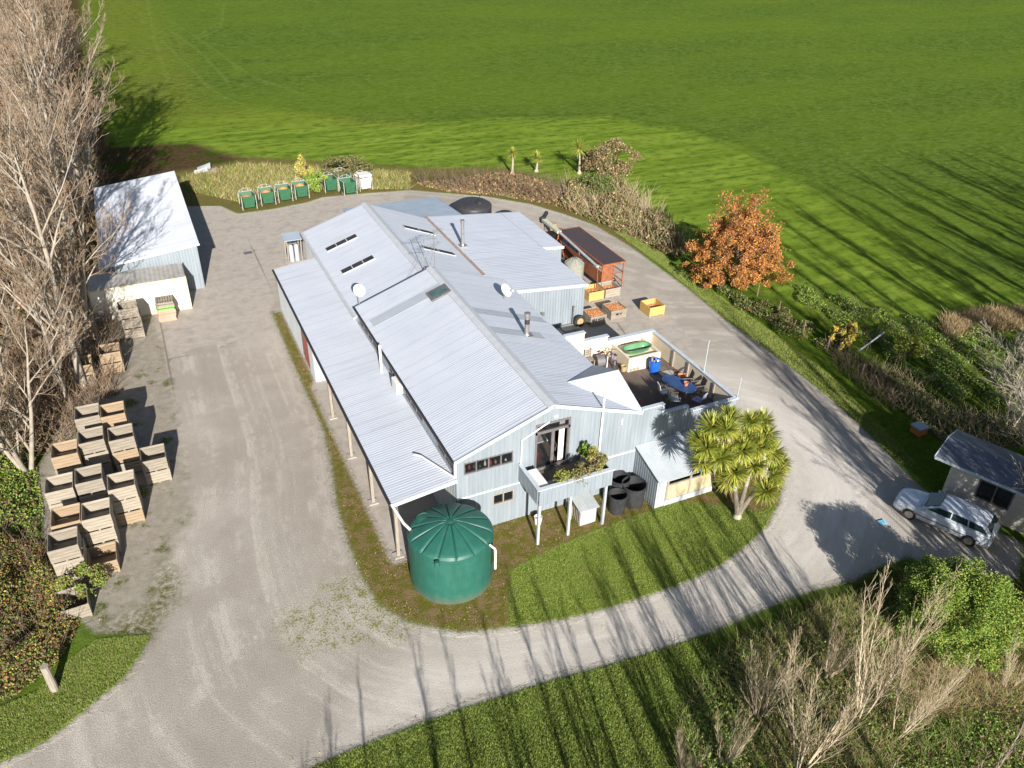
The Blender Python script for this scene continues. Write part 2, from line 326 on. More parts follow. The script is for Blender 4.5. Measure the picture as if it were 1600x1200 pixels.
# gravel
st = t.n('CombineXYZ'); t.lk(t.math('MULTIPLY', t.attr('lane'), .9), st.inputs[0]); t.lk(t.math('MULTIPLY', n1, 2.2), st.inputs[1])
streak = t.noise(st.outputs[0], 1.0, 5, .65)
gr = t.mix(t.rng(n3, .3, .7), (.43, .395, .35), (.345, .315, .275)); gr = t.mix(t.math('MULTIPLY', t.rng(streak, .50, .60), .75), gr, (.58, .54, .48)); gr = t.mix(t.math('MULTIPLY', t.rng(streak, .46, .38), .6), gr, (.33, .30, .26))
gr = t.mix(t.math('MULTIPLY', t.rng(t.noise(C, .12, 5, .65), .46, .6), .45), gr, (.57, .53, .48)); gr = t.mix(t.math('MULTIPLY', t.rng(n1, .5, .66), .7), gr, (.36, .325, .28)); gr = t.mix(t.math('MULTIPLY', t.rng(n4, .46, .62), .75), gr, (.25, .23, .205))
gr = t.mix(t.math('MULTIPLY', mask('pale', 1.2, 1.6, n1), t.rng(streak, .3, .6, .45, .95)), gr, (.66, .635, .59)); gr = t.mix(t.math('MULTIPLY', t.rng(n3, .5, .75), .25), gr, (.3, .28, .25))
vo2 = t.n('TexVoronoi'); vo2.inputs['Scale'].default_value = 16; t.lk(C, vo2.inputs['Vector']); gr = t.mix(t.rng(vo2.outputs['Distance'], .04, .09, .6, 0), gr, (.75, .72, .68))
co = t.mix(t.rng(n2, .3, .7), (.47, .43, .385), (.38, .35, .315)); co = t.mix(t.rng(t.noise(C, .9, 6, .7), .5, .7), co, (.32, .295, .26)); co = t.mix(t.math('MULTIPLY', t.rng(n4, .5, .8), .4), co, (.25, .23, .2))
gr = t.mix(mask('conc', .08, .08), gr, co)
ol = t.mix(t.rng(n2, .35, .65), (.35, .32, .27), (.25, .228, .185)); ol = t.mix(t.rng(t.noise(C, .7, 4), .56, .66), ol, (.085, .10, .018)); ol = t.mix(t.rng(n3, .5, .7), ol, (.36, .34, .30))
gr = t.mix(mask('old', .45, .3), gr, ol)
ms = t.mix(t.rng(n3, .3, .7), (.075, .095, .008), (.13, .12, .03))
gr = t.mix(t.math('MULTIPLY', t.math('MULTIPLY', mask('moss', .7, .5, n1), t.rng(t.noise(C, 4, 6, .75), .40, .56)), .95), gr, ms)
gr = t.mix(t.math('MULTIPLY', mask('spot', .5, .5), t.rng(t.math('ADD', n3, t.math('MULTIPLY', n2, .6)), .78, .92)), gr, (.17, .19, .05))
c = t.mix(mask('g', .55, .10, t.mix(.5, n3, t.noise(C, 5, 5, .75))), c, gr)
jt = t.rng(t.attr('joint'), .03, .09, .6, 0); c = t.mix(t.math('MULTIPLY', jt, mask('g', .2, .2)), c, (.12, .10, .08))
gm = mask('g', .35, .3)
h = t.math('MULTIPLY', n3, t.rng(gm, 0, 1, 1.0, .10)); h = t.math('ADD', h, t.math('MULTIPLY', n4, t.rng(gm, 0, 1, .7, .16)))
t.bump(h, .9, .12)
m_ground = t.out(c, 1.0, 0, .0)
# faces shared out among the named sheets
ctr = P2[F].mean(1); sF = {k: A[k][F].mean(1) for k in ('g', 'conc', 'lawn', 'isl', 'old')}
cls = np.zeros(len(F), int); cls[sF['isl'] > 0] = 1; cls[(sF['isl'] > 0) & (sF['lawn'] > 0)] = 2; cls[sF['g'] > 0] = 3
cls[(sF['g'] > 0) & ((sF['conc'] > 0) | (sF['old'] > 0))] = 4
for k, nm in enumerate(['paddock', 'garden_strip', 'lawn', 'gravel_drive', 'concrete_yard']):
    f = F[cls == k]; used, inv = np.unique(f, return_inverse=True)
    o = npmesh(nm, np.column_stack([P2[used], Z[used]]), inv.reshape(f.shape), [m_ground], smooth=True); o['kind'] = 'structure'
    for an, av in A.items():
        at_ = o.data.attributes.new(an, 'FLOAT', 'POINT'); at_.data.foreach_set('value', av[used].astype(np.float32))
# ---------------------------------------------------------------- building helpers
def corr(mb, a, U, D, pitch=.11, dep=.03, m=0, slab=.05):
    """corrugated sheet: corner a, ribs repeat along U and run along D, with a thin slab beneath"""
    a, U, D = Vector(a), Vector(U), Vector(D); n = U.cross(D).normalized()
    if n.z < 0: n = -n
    L = U.length; u = U/L; k = int(L/pitch); pts = []
    for i in range(k):
        for q, h in ((0, 0), (.3, .15), (.5, 1), (.8, .85)): pts.append((i*pitch+q*pitch, h*dep))
    pts.append((L, 0)); vs = []
    for s_, h in pts: p = a+u*s_+n*h; vs += [p, p+D]
    fs = [(2*i, 2*i+1, 2*i+3, 2*i+2) for i in range(len(pts)-1)]
    if (vs[1]-vs[0]).cross(vs[2]-vs[0]).dot(n) < 0: fs = [f[::-1] for f in fs]
    mb.add(vs, fs, m)
    b = a-n*(slab+.004); mb.prism([b, b+U, b+U+D, b+D], n*slab, m)
def ribwall(mb, p0, ud, L, zb, zt, nd, pitch=.2, dep=.022, holes=(), m=0):
    """vertical ribbed cladding from p0 along ud; zt(s) gives its top"""
    if not callable(zt): z_ = zt; zt = lambda s: z_
    prof = [(0, 0), (.08, 1), (.74, 1), (.82, 0)]
    br = {0.0, L}
    k = 0
    while k*pitch < L:
        for q, h in prof:
            if k*pitch+q*pitch < L: br.add(round(k*pitch+q*pitch, 5))
        k += 1
    for h in holes: br.add(h[0]); br.add(h[1])
    br = sorted(br)
    def off(s):
        q = (s/pitch) % 1.0
        for (a, ha), (b, hb) in zip(prof, prof[1:]+[(1.0, 0)]):
            if a <= q <= b: return dep*(ha+(hb-ha)*(q-a)/max(b-a, 1e-6))
        return 0
    for s0, s1 in zip(br[:-1], br[1:]):
        if s1-s0 < 1e-5: continue
        mid = (s0+s1)/2; iv = [(zb, None)]
        hs = sorted([h for h in holes if h[0] < mid < h[1]], key=lambda h: h[2])
        segs = []; z = zb
        for h in hs: segs.append((z, h[2], False)); z = h[3]
        segs.append((z, 0, True))
        for z0, z1, top in segs:
            za, zc = (zt(s0), zt(s1)) if top else (z1, z1)
            for o0, o1, fl in ((off(s0+1e-6), off(s1-1e-6), 0), (-.09, -.09, 1)):
                v = [(p0[0]+ud[0]*s+nd[0]*o, p0[1]+ud[1]*s+nd[1]*o, z) for s, o, z in ((s0, o0, z0), (s1, o1, z0), (s1, o1, zc), (s0, o0, za))]
                f = (0, 1, 2, 3); cr = ud[0]*nd[1]-ud[1]*nd[0]
                if (cr > 0) != bool(fl): f = f[::-1]
                mb.add(v, [f], m)
def slope_pt(x, y, P0, n):
    d = Vector(CF*FL+CR*(x-800)-CU*(y-600)); n = Vector(n); C0 = Vector((0, 0, CH)); k = (Vector(P0)-C0).dot(n)/d.dot(n); return C0+d*k
def windowY(parent, Y, x0, x1, z0, z1, nm, frame=None, name='window', fw=.06, pane=None, out=-1, proud=.03):
    """window in a wall facing out*Y: frame, mullions, pane"""
    f = MB(); yo = Y+out*proud; yi = Y-out*.08
    for a, b in (((x0, yi, z0), (x1, yo, z0+fw)), ((x0, yi, z1-fw), (x1, yo, z1)), ((x0, yi, z0+fw), (x0+fw, yo, z1-fw)), ((x1-fw, yi, z0+fw), (x1, yo, z1-fw))): f.box(a, b)
    for i in range(1, nm):
        c = x0+(x1-x0)*i/nm; f.box((c-fw/2, yi, z0+fw), (c+fw/2, yo-out*.004, z1-fw))
    fo = f.build(name, frame or m_frame, parent)
    p = MB().box((x0+fw, Y-out*.02, z0+fw), (x1-fw, Y-out*.03, z1-fw)); p.build('pane', pane or m_glassd, fo); return fo
tg = NT('clear_glass'); tg.b.inputs['Alpha'].default_value = .30; m_glass = tg.out((.02, .025, .03), .04)
td = NT('deck_boards'); v = td.coord(); wv = td.n('TexWave', bands_direction='X'); wv.inputs['Scale'].default_value = 2.2; wv.inputs['Distortion'].default_value = .15; td.lk(v, wv.inputs[0])
cc = td.mix(td.rng(td.noise(td.mapv(v, (7, .5, 1)), 1.0, 3), .3, .7), (.175, .135, .115), (.105, .078, .066)); cc = td.mix(td.rng(td.noise(v, .8, 4), .5, .65), cc, (.17, .145, .09))
cc = td.mix(td.rng(wv.outputs[1], 0, .16, .85, 0), cc, (.02, .015, .012)); m_deck = td.out(cc, .8)

# ---------------------------------------------------------------- main building
YF, YB, YR = 25.94, 41.6, 55.9; XL, XM, XR, XD = 9.81, 14.44, 19.15, 25.16
bl = thing('farm_building', 'large pale grey corrugated steel farm building with white roofs, verandah and raised walled deck', 'building', (15, 38, 0))
zL, zM, zR = 4.5, 6.18, 4.56
def zfront(s):
    x = XL+s
    if x <= XM: return zL+(x-XL)/(XM-XL)*(zM-zL)-.03
    if x <= XR: return zM+(x-XM)/(XR-XM)*(zR-zM)-.03
    if x <= 20.5: return 4.52
    if x <= 22.0: return 4.0
    return 3.66
mb = MB()
ribwall(mb, (XL, YF), (1, 0), XD-XL, 0.0, zfront, (0, -1), .21, .022,
        holes=[(10.17-XL, 12.57-XL, 3.48, 4.13), (11.58-XL, 12.66-XL, 1.22, 1.86), (13.65-XL, 15.43-XL, 2.62, 5.22)])
mb.build('wall', m_wall, bl, label='sunlit front gable wall with vertical boards')
for xa_, xb_ in ((XL, 13.0), (16.6, 19.2), (22.8, 25.0)): MB().box((xa_, YF-.05, 2.15), (xb_, YF-.024, 2.22)).build('trim_band', m_white, bl)
mb = MB(); ribwall(mb, (XD, YF), (0, 1), 33.7-YF, 0, 3.66, (1, 0), .21); mb.build('wall', m_wall, bl, label='outer side wall of the raised deck')
mb = MB(); ribwall(mb, (XR, 33.8), (1, 0), XD-XR, 0, 2.4, (0, 1), .21); mb.build('wall', m_wall, bl)
# left walls
mb = MB(); ribwall(mb, (XL, YB), (0, -1), YB-YF, 0, 3.4, (-1, 0), .21); mb.build('wall', m_wallw, bl, label='shaded wall under the verandah')
mb = MB(); hol = [(YB-41.2, YB-36.9), (YB-35.6, YB-34.2), (YB-32.9, YB-30.3), (YB-28.2, YB-26.3)]
ribwall(mb, (XL, YB), (0, -1), YB-YF, 3.4, 4.46, (-1, 0), .21, holes=[(a, b, 3.62, 4.3) for a, b in hol]); mb.build('wall', m_wall, bl, label='narrow clerestory wall above the verandah roof')
for a, b in hol:
    y1, y0 = YB-a, YB-b; n = max(2, int((y1-y0)/.85)); f = MB()
    f.box((XL-.04, y0, 3.62), (XL+.05, y1, 3.67)); f.box((XL-.04, y0, 4.25), (XL+.05, y1, 4.3))
    for i in range(n+1): c = y0+(y1-y0)*i/n; f.box((XL-.038, c-.03, 3.67), (XL+.05, c+.03, 4.25))
    fo = f.build('window', m_frame, bl); MB().box((XL+.0, y0+.03, 3.67), (XL+.01, y1-.03, 4.25)).build('pane', m_glassd, fo)
# roofs
def roof2(x0, z0, x1, z1, y0, y1, ov=0, mat=None, label=None, pitch=.165, dep=.0075):
    mb = MB(); corr(mb, (x0, y0, z0), (0, y1-y0, 0), (x1-x0, 0, z1-z0), pitch, dep); return mb.build('roof', mat or m_roof, bl, label=label)
roof2(XM, zM, XL-.12, zL-.04, YF-.18, YB+.1, label='left slope of the front gable roof')
roof2(XM, zM, XR+.1, zR-.03, YF-.18, YB+.1, label='right slope of the front gable roof')
def ridgecap(y0, y1, z, sl, sr, wd=.30):
    mb = MB()
    for sx, s_ in ((-1, sl), (1, sr)):
        mb.prism([(XM, y0, z+.05), (XM+sx*wd, y0, z+.05-wd*s_), (XM+sx*wd, y1, z+.05-wd*s_), (XM, y1, z+.05)], (0, 0, .012))
    mb.build('ridge_cap', m_ridge, bl)
ridgecap(YF-.2, YB+.12, zM, (zM-zL)/(XM-XL), (zM-zR)/(XR-XM))
mb = MB()
for (xa, za, xb, zb) in ((XL-.14, zL-.05, XM, zM), (XM, zM, XR+.1, zR-.03)):
    mb.bar((xa, YF-.2, za-.03), (xb, YF-.2, zb-.03), .03, .17)
mb.build('barge_board', m_trim, bl)
# gable strip of the front block above the rear roof
zrL, zrM, zrR = 3.80, 5.36, 3.52
mb = MB(); mb.prism([(XL, YB, 3.2), (XR, YB, 3.2), (XR, YB, zR-.07), (XM, YB, zM-.08), (XL, YB, zL-.08)], (0, .06, 0)); mb.build('wall', m_wall, bl)
# rear block
roof2(XM, zrM, XL-.10, zrL, YB+.12, YR, label='left slope of the rear gable roof', pitch=.2, dep=.009)
roof2(XM, zrM, XR, zrR, YB+.12, YR, label='right slope of the rear gable roof', pitch=.2, dep=.009)
ridgecap(YB+.1, YR+.02, zrM, (zrM-zrL)/(XM-XL), (zrM-zrR)/(XR-XM))
mb = MB(); ribwall(mb, (XL, YR), (0, -1), YR-YB, 0, 3.74, (-1, 0), .2); mb.build('wall', m_wallw, bl)
mb = MB(); mb.prism([(XL, YR-.1, 0), (XR, YR-.1, 0), (XR, YR-.1, zrR-.08), (XM, YR-.1, zrM-.08), (XL, YR-.1, zrL-.08)], (0, .08, 0)); mb.build('wall', m_wall, bl)
mb = MB(); mb.box((XL-.26, YB+.1, zrL-.13), (XL-.10, YR, zrL-.03)); mb.build('gutter', m_ridge, bl)
mb = MB(); mb.box((XL-.23, YF-.15, zL-.15), (XL-.12, YB+.1, zL-.05)); mb.build('gutter', m_black, bl)
# packhouse wing
kx = (2.95-3.5)/(25.5-XR)
def zp(x): return 3.5+kx*(x-XR)
mb = MB(); corr(mb, (XR+.02, 42.0, 3.5), (0, 6.6, 0), (25.55-XR, 0, zp(25.55)-3.5), .25, .009); corr(mb, (XR+.02, 48.6, 3.5), (0, YR+.4-48.6, 0), (27.2-XR, 0, zp(27.2)-3.5), .25, .009); mb.build('roof', m_roof, bl, label='low pitched roof of the packing wing')
mb = MB(); ribwall(mb, (XR+.1, 42.15), (1, 0), 25.4-XR-.1, 0.12, lambda s: zp(XR+.1+s)-.1, (0, -1), .2, .035); mb.build('wall', m_wall, bl, label='front wall of the packing wing')
mb = MB(); ribwall(mb, (25.42, 42.15), (0, 1), 6.5, 0.12, 2.85, (1, 0), .2, .03); ribwall(mb, (27.1, 48.7), (0, 1), YR-48.7+.3, 0.1, 2.73, (1, 0), .2, .03); mb.build('wall', m_wall, bl)
mb = MB(); ribwall(mb, (25.42, 48.65), (1, 0), 1.65, 0.12, lambda s: zp(25.42+s)-.1, (0, -1), .2, .03); mb.build('wall', m_wall, bl)
mb = MB(); mb.box((XR, YR+.3, 0), (27.1, YR+.36, 2.7)); mb.build('wall', m_wall, bl)
MB().bar((XR+.1, 41.97, 3.42), (25.58, 41.97, zp(25.58)-.08), .04, .2).build('fascia', m_trim, bl); mb = MB(); mb.bar((25.5, 48.57, zp(25.5)-.07), (27.25, 48.57, zp(27.25)-.07), .05, .2); mb.build('fascia', m_trim, bl)
mb = MB(); mb.box((XR-.10, 44.6, 3.5), (XR+.12, YR+.2, 3.585)); mb.build('valley_flashing', m_rusty, bl)
mb = MB(); mb.box((23.2, 42.2, 3.30), (23.26, YR+.3, 3.34)); mb = MB()
for yy in (46.3, 51.0): pass
mb = MB(); q0 = Vector((25.3, 42.05, zp(25.3)+.01))
mb.bar((25.5, 48.6, zp(25.5)+.035), (25.5, YR+.38, zp(25.5)+.035), .05, .02); mb.build('roof_joint', m_ridge, bl)
# rear lean-to roof, sloping away from the sun, its shade painted into the grey
mb = MB(); corr(mb, (14.3, YR+.15, 3.15), (8.1, 0, 0), (0, 6.6, -.55), .25, .04); mb.build('roof', m_roofd, bl, label='lean-to roof at the far end, shade painted into its blue grey')
mb = MB()
for x in (14.5, 18.4, 22.2):
    mb.box((x-.06, 62.2, 0), (x+.06, 62.32, 2.6))
mb.build('post', m_wood, bl); mb = MB(); mb.box((14.35, 56.3, 0), (14.42, 62.4, 2.55)); mb.build('wall', m_rusty, bl)
# verandah
mb = MB(); corr(mb, (XL-.05, YF-.05, 3.42), (0, 52.0-YF, 0), (6.8-XL+.05, 0, 3.03-3.42), .165, .008); mb.build('roof', m_roof, bl, label='long low verandah roof')
mb = MB(); mb.box((6.68, YF-.05, 2.92), (6.80, 52.0, 3.01)); mb.build('gutter', m_black, bl)
mb = MB(); mb.bar((6.78, YF-.1, 2.93), (XL-.0, YF-.1, 3.33), .04, .2); mb.build('barge_board', m_trim, bl)
mb = MB(); mb.bar((6.78, 52.03, 2.98), (XL-.0, 52.03, 3.38), .04, .12); mb.build('barge_board', m_rusty, bl)
mb = MB()
mb.box((6.86, YF, 2.72), (6.98, YB, 2.92))
for y in np.arange(26.5, 41.6, 1.3): mb.bar((6.9, y, 2.88), (XL-.05, y, 3.27), .06, .12)
mb.build('rafters', m_wood, bl)
for y in (25.8, 29.74, 33.7, 37.6): MB().box((6.85, y-.07, 0), (6.99, y+.07, 2.75)).build('post', m_wood, bl)
for y in (25.8, 29.74, 33.7, 37.6): MB().box((6.7, y-.2, .0), (7.14, y+.2, .06)).build('footing', m_conc, bl)
mb = MB(); ribwall(mb, (6.92, 51.9), (0, -1), 51.9-YB, 0, 2.92, (-1, 0), .2, .03, holes=[(51.9-44.6, 51.9-42.75, 0.0, 2.5)]); mb.build('wall', m_wallw, bl, label='pale ribbed wall closing the far end of the verandah')
mb = MB(); ribwall(mb, (6.92, YB), (1, 0), XL-6.92, 0, lambda s: 2.92+s*.13, (0, -1), .2, .03); mb.build('wall', m_wallw, bl)
mb = MB(); ribwall(mb, (XL, 51.9), (-1, 0), XL-6.92, 0, lambda s: 3.3-s*.13, (0, 1), .2, .03); mb.build('wall', m_wallw, bl)
m_red = mk('faded_red_door', (.50, .12, .085), (.42, .10, .08), 2, .6)
MB().box((6.95, 42.78, 0.02), (7.0, 44.57, 2.48)).build('door', m_red, bl, label='faded red door')
m_yelw = mk('sawn_timber', (.42, .30, .15), (.34, .24, .12), 5, .8, stretch=(1, 6, 6))
# front windows and doors
windowY(bl, YF, 10.17, 12.57, 3.48, 4.13, 4, pane=m_glass); windowY(bl, YF, 11.58, 12.66, 1.22, 1.86, 2, frame=m_wood, pane=m_glass)
mb = MB()
for a, b in (((13.65, 5.12), (15.43, 5.22)), ((13.65, 4.66), (15.43, 4.80)), ((13.65, 2.62), (13.75, 5.12)), ((15.33, 2.62), (15.43, 5.12)), ((14.47, 2.62), (14.63, 4.66)), ((13.75, 2.62), (15.33, 2.72))):
    mb.box((a[0], YF-.05, a[1]), (b[0], YF+.06, b[1]))
dr = mb.build('glazed_door', m_frame, bl)
MB().box((13.75, YF+.0, 4.80), (15.33, YF+.01, 5.12)).build('pane', m_glass, dr); MB().box((13.75, YF, 2.72), (14.47, YF+.01, 4.66)).build('pane', m_glass, dr)
MB().box((14.66, YF-.09, 3.55), (14.69, YF-.05, 3.75)).build('handle', m_steel, dr)
MB().box((15.02, YF+.25, 2.62), (15.30, YF+.28, 5.1)).build('curtain', m_white, bl)
# room behind the glass
m_floor = mk('room_floor', (.13, .09, .06), (.10, .07, .05), 3, .6); m_redf = mk('red_fabric', (.45, .03, .03), (.38, .03, .03), 4, .8)
mb = MB(); mb.box((XL+.1, YF+.12, 2.5), (18.9, 31.0, 2.6)); mb.box((XL+.1, 31, 2.6), (18.9, 31.1, 4.4)); mb.build('room_floor', m_floor, bl)
for nm, ms_, bs_ in (('dining_table', m_white, [((13.9, 27.0, 3.25), (14.9, 28.2, 3.32)), ((14.35, 27.5, 2.6), (14.45, 27.6, 3.25))]),):
    tb = MB()
    for a, b in bs_: tb.box(a, b)
    o = tb.build('dining_table', ms_); tag(o, 'white table inside the room behind the balcony doors', 'table')
mb = MB(); mb.box((13.8, 26.5, 3.0), (14.2, 26.9, 3.08)); mb.box((13.8, 26.86, 3.08), (14.2, 26.9, 3.5))
for x in (13.83, 14.15):
    for y in (26.53, 26.85): mb.box((x, y, 2.6), (x+.03, y+.03, 3.0))
tag(mb.build('dining_chair', m_redf), 'red chair just inside the balcony doors', 'chair')
rr = random.Random(5); shelfm = [m_white, m_redf, m_yelw, mk('leafy_green_item', (.08, .2, .05), (.05, .12, .03), 5, .8)]
for i in range(9):
    x = 10.3+i*.25; tb = LB(); h = rr.uniform(.12, .3); tb.lathe((0, 0, 0), [(.03, 0), (.055, .02), (.05, h*.6), (.025, h*.75), (.025, h)], 10)
    o = tb.build('jar', shelfm[i % 4]); o.location = (x, YF+.18+rr.random()*.1, 3.50)
    tag(o, None, 'jar', 'jars on the upper window sill'); o['label'] = ['pale', 'red', 'tan', 'green'][i % 4]+' jar on the sill of the long upper window, number '+['one','two','three','four','five','six','seven','eight','nine'][i]+' from the left'
# deck
mb = MB(); mb.box((XR+.06, YF+.11, 2.42), (XD-.1, 33.62, 2.6)); mb.build('deck_floor', m_deck, bl)
mb = MB(); mb.box((XD-.1, YF+.1, 2.6), (XD-.085, 33.6, 3.64))
mb.build('inner_lining', m_cream, bl)
mb = MB()
for x0, x1, z in ((XR+.1, 20.5, 4.55), (20.5, 22.05, 4.0), (22.05, XD-.05, 3.68)): mb.box((x0, 33.62, 2.3), (x1, 33.78, z))
mb.build('wall', m_cream, bl, label='cream stepped wall at the back of the deck')
mb = MB()
for x0, x1, z, yy in ((XR+.25, 20.62, 4.52, 0), (20.62, 22.1, 4.0, 0), (22.1, XD+.08, 3.66, 0)): mb.box((x0, YF-.06, z), (x1, YF+.15, z+.05)); mb.box((x0-.06, YF-.06, z-.1), (x0, YF+.15, z+.05)) if x0 < 22 else 0
mb.box((20.5, YF-.058, 4.0), (20.62, YF+.148, 4.52)); mb.box((22.0, YF-.058, 3.66), (22.1, YF+.148, 4.0))
for x0, x1, z in ((XR+.1, 20.55, 4.55), (20.55, 22.1, 4.0), (22.1, XD+.08, 3.68)): mb.box((x0, 33.56, z), (x1, 33.84, z+.05))
mb.box((XD-.14, YF+.151, 3.664), (XD+.078, 33.56, 3.714))
mb.build('parapet_cap', m_trim, bl)
for y in (27.6, 29.9, 31.3): MB().box((XD-.16, y, 2.6), (XD-.1, y+.1, 3.6)).build('lining_post', m_wood, bl)
mb = MB(); mb.box((XR, YF+.2, 2.4), (XR+.05, 33.7, zR-.1)); mb.build('wall', m_wall, bl)
# cross gable over the deck door
kr = (zM-zR)/(XR-XM); nr = Vector((kr, 0, 1)).normalized()
P1 = slope_pt(888, 598, (XM, 0, zM), nr); q = onY(966, 581, P1.y); xe = float(q[0])
print('cross gable', P1, q)
zt = P1.z+.02; lo = 4.56; ax = 19.25
pA = (P1.x, P1.y, zt); pB = (xe, P1.y, zt); pC = (ax, YF-.1, lo+.03); fr = Vector((0, -1, 0))
xb = XM+(zM-lo-.03)/kr
mb = MB()
mb.prism([pA, (xb+.0, YF-.12, lo+.035), (xe, YF-.12, lo+.03), pB], (0, 0, .05))
yb = P1.y+(P1.y-YF)*.95
mb.prism([pA, pB, (xe, yb, lo+.03), (xb, yb, lo+.03)], (0, 0, .05))
mb.build('roof', m_roof, bl, label='small cross gable over the deck door')
mb = MB(); mb.prism([(xe-.12, YF+.15, 2.6), (xe-.12, yb-.1, 2.6), (xe-.12, yb-.1, lo), (xe-.12, P1.y, zt-.02), (xe-.12, YF+.15, lo)], (.05, 0, 0)); mb.build('wall', m_wall, bl)
# grey bands across the slopes, skylights, roof window
kl = (zM-zL)/(XM-XL); nl = Vector((-kl, 0, 1)).normalized()
m_skyg = mk('skylight_pane', (.03, .03, .038), (.045, .045, .05), 3, .55, spec=.2)
m_band = mk('grey_roof_band', (.40, .44, .50), (.36, .40, .46), 2, .5)  # grey strips, a little darker than the roof sheets
def grey_band(y, side, w_=.85, f0=.03, f1=.97):
    x1, z1 = (XL, zL) if side < 0 else (XR, zR); mb = MB(); a = Vector((XM, y, zM)); b = Vector((x1, y, z1))
    p = a.lerp(b, f0)+Vector((0, 0, .032)); q_ = a.lerp(b, f1)+Vector((0, 0, .032)); mb.prism([p, p+Vector((0, w_, 0)), q_+Vector((0, w_, 0)), q_], (0, 0, .008)); mb.build('roof_band', m_band, bl)
ya = slope_pt(690, 441, (XM, 0, zM), nl).y; grey_band(ya-.9, -1)
yb1 = slope_pt(742, 486, (XM, 0, zM), nr).y; grey_band(yb1-.4, 1, .8, .05, .97); yb2 = slope_pt(770, 516, (XM, 0, zM), nr).y; grey_band(yb2-.4, 1, .75, .05, .7)
krl = (zrM-zrL)/(XM-XL); krr = (zrM-zrR)/(XR-XM); nrl = Vector((-krl, 0, 1)).normalized(); nrr = Vector((krr, 0, 1)).normalized()
def skyl(pa, pb, n, P0, wd=.62, k=3):
    a = slope_pt(*pa, P0, n); b = slope_pt(*pb, P0, n); b.y = a.y; n = Vector(n); y = Vector((0, wd, 0)); mb = MB()
    mb.prism([a-y*.5+n*.03, b-y*.5+n*.03, b+y*.5+n*.03, a+y*.5+n*.03], n*.05); o = mb.build('skylight', m_ridge, bl); g = MB()
    for i in range(k):
        p = a.lerp(b, (i+.04)/k); q_ = a.lerp(b, (i+.96)/k); g.prism([p-y*.42+n*.083, q_-y*.42+n*.083, q_+y*.42+n*.083, p+y*.42+n*.083], n*.01)
    g.build('pane', m_skyg, o)
skyl((510, 392), (557, 368), nrl, (XM, 0, zrM)); skyl((534, 427), (584, 402), nrl, (XM, 0, zrM)); skyl((630, 355), (680, 368), nrr, (XM, 0, zrM), .6, 2); skyl((658, 387), (710, 399), nrr, (XM, 0, zrM), .6, 2)
a = slope_pt(671, 467, (XM, 0, zM), nl); b = slope_pt(701, 451, (XM, 0, zM), nl); b.y = a.y; y = Vector((0, .5, 0)); mb = MB()
mb.prism([a-y+nl*.03, b-y+nl*.03, b+y+nl*.03, a+y+nl*.03], nl*.10); o = mb.build('skylight', m_frame, bl); g = MB(); g.prism([a.lerp(b, .12)-y*.7+nl*.135, a.lerp(b, .9)-y*.7+nl*.135, a.lerp(b, .9)+y*.7+nl*.135, a.lerp(b, .12)+y*.7+nl*.135], nl*.01)
g.build('pane', mk('sky_glass', (.10, .17, .17), (.06, .10, .10), 2, .1), o)
# flues
def flue(px, P0, n, h, r, dark=False):
    p = slope_pt(*px, P0, n); mb = MB(); mb.box((p.x-.28, p.y-.28, p.z-.05), (p.x+.28, p.y+.28, p.z+.05)); mb.lathe((p.x, p.y, p.z), [(r*1.5, 0), (r, .15), (r, h-.15)], 16)
    o = mb.build('flue', m_steel, bl); c_ = MB(); c_.lathe((p.x, p.y, p.z), [(r*1.25, h-.2), (r*1.3, h-.02), (r*.9, h)], 16); c_.build('cowl', m_steel, o)
    if dark: d_ = MB(); d_.lathe((p.x, p.y, p.z), [(r*1.06, h*.52), (r*1.06, h*.72)], 16); d_.build('collar', m_black, o)
    return o
flue((823, 524), (XM, 0, zM), nr, 1.35, .13, True)
flue((723, 384), (XR, 0, 3.5), Vector((-kx, 0, 1)).normalized(), 1.95, .12)
# pipes
def pipe(pts, r=.05, name='downpipe', mat=None, parent=bl, n=10): mb = MB(); mb.tube(pts, r, n); return mb.build(name, mat or m_pipe, parent, smooth=False)
pipe([(XL-.06, YF-.06, 4.4), (XL-.06, YF-.06, 3.5)], .06); a = onY(680, 718, 0) if 0 else None
pipe([(XL-.1, YF+.0, 3.52), (XL-.9, 28.0, 3.46), (XL-1.15, 28.3, 3.43)], .045)
pipe([(6.8, 25.85, 3.0), (6.98, 24.8, 2.75), (7.15, 24.45, 2.62)], .06)
pipe([(12.95, YF-.07, 2.65), (12.95, YF-.07, 4.62), (14.3, YF-.07, 5.25)], .035)
p = onY(944, 622, YF-.12); q = onY(936, 706, YF-.12); pipe([(q[0], YF-.12, q[2]), (q[0], YF-.12, p[2])], .05)
p = slope_pt(592, 560, (0, 0, 3.45), (0, 0, 1)); pipe([(XL-.35, 35.9, 3.4), (XL-.35, 35.9, 5.0)], .07)
# heat pump unit on clerestory
mb = MB(); mb.box((XL-.40, 33.1, 3.60), (XL-.06, 33.9, 4.2)); tag(mb.build('heat_pump', m_white), 'white heat pump unit fixed to the clerestory wall', 'heat pump')
# small wall details
MB().box((14.55, YF-.10, 5.42), (14.72, YF-.03, 5.52)).build('wall_light', m_white, bl); MB().box((18.2, YF-.06, 4.0), (18.26, YF-.03, 4.35)).build('vent_cover', m_white, bl)
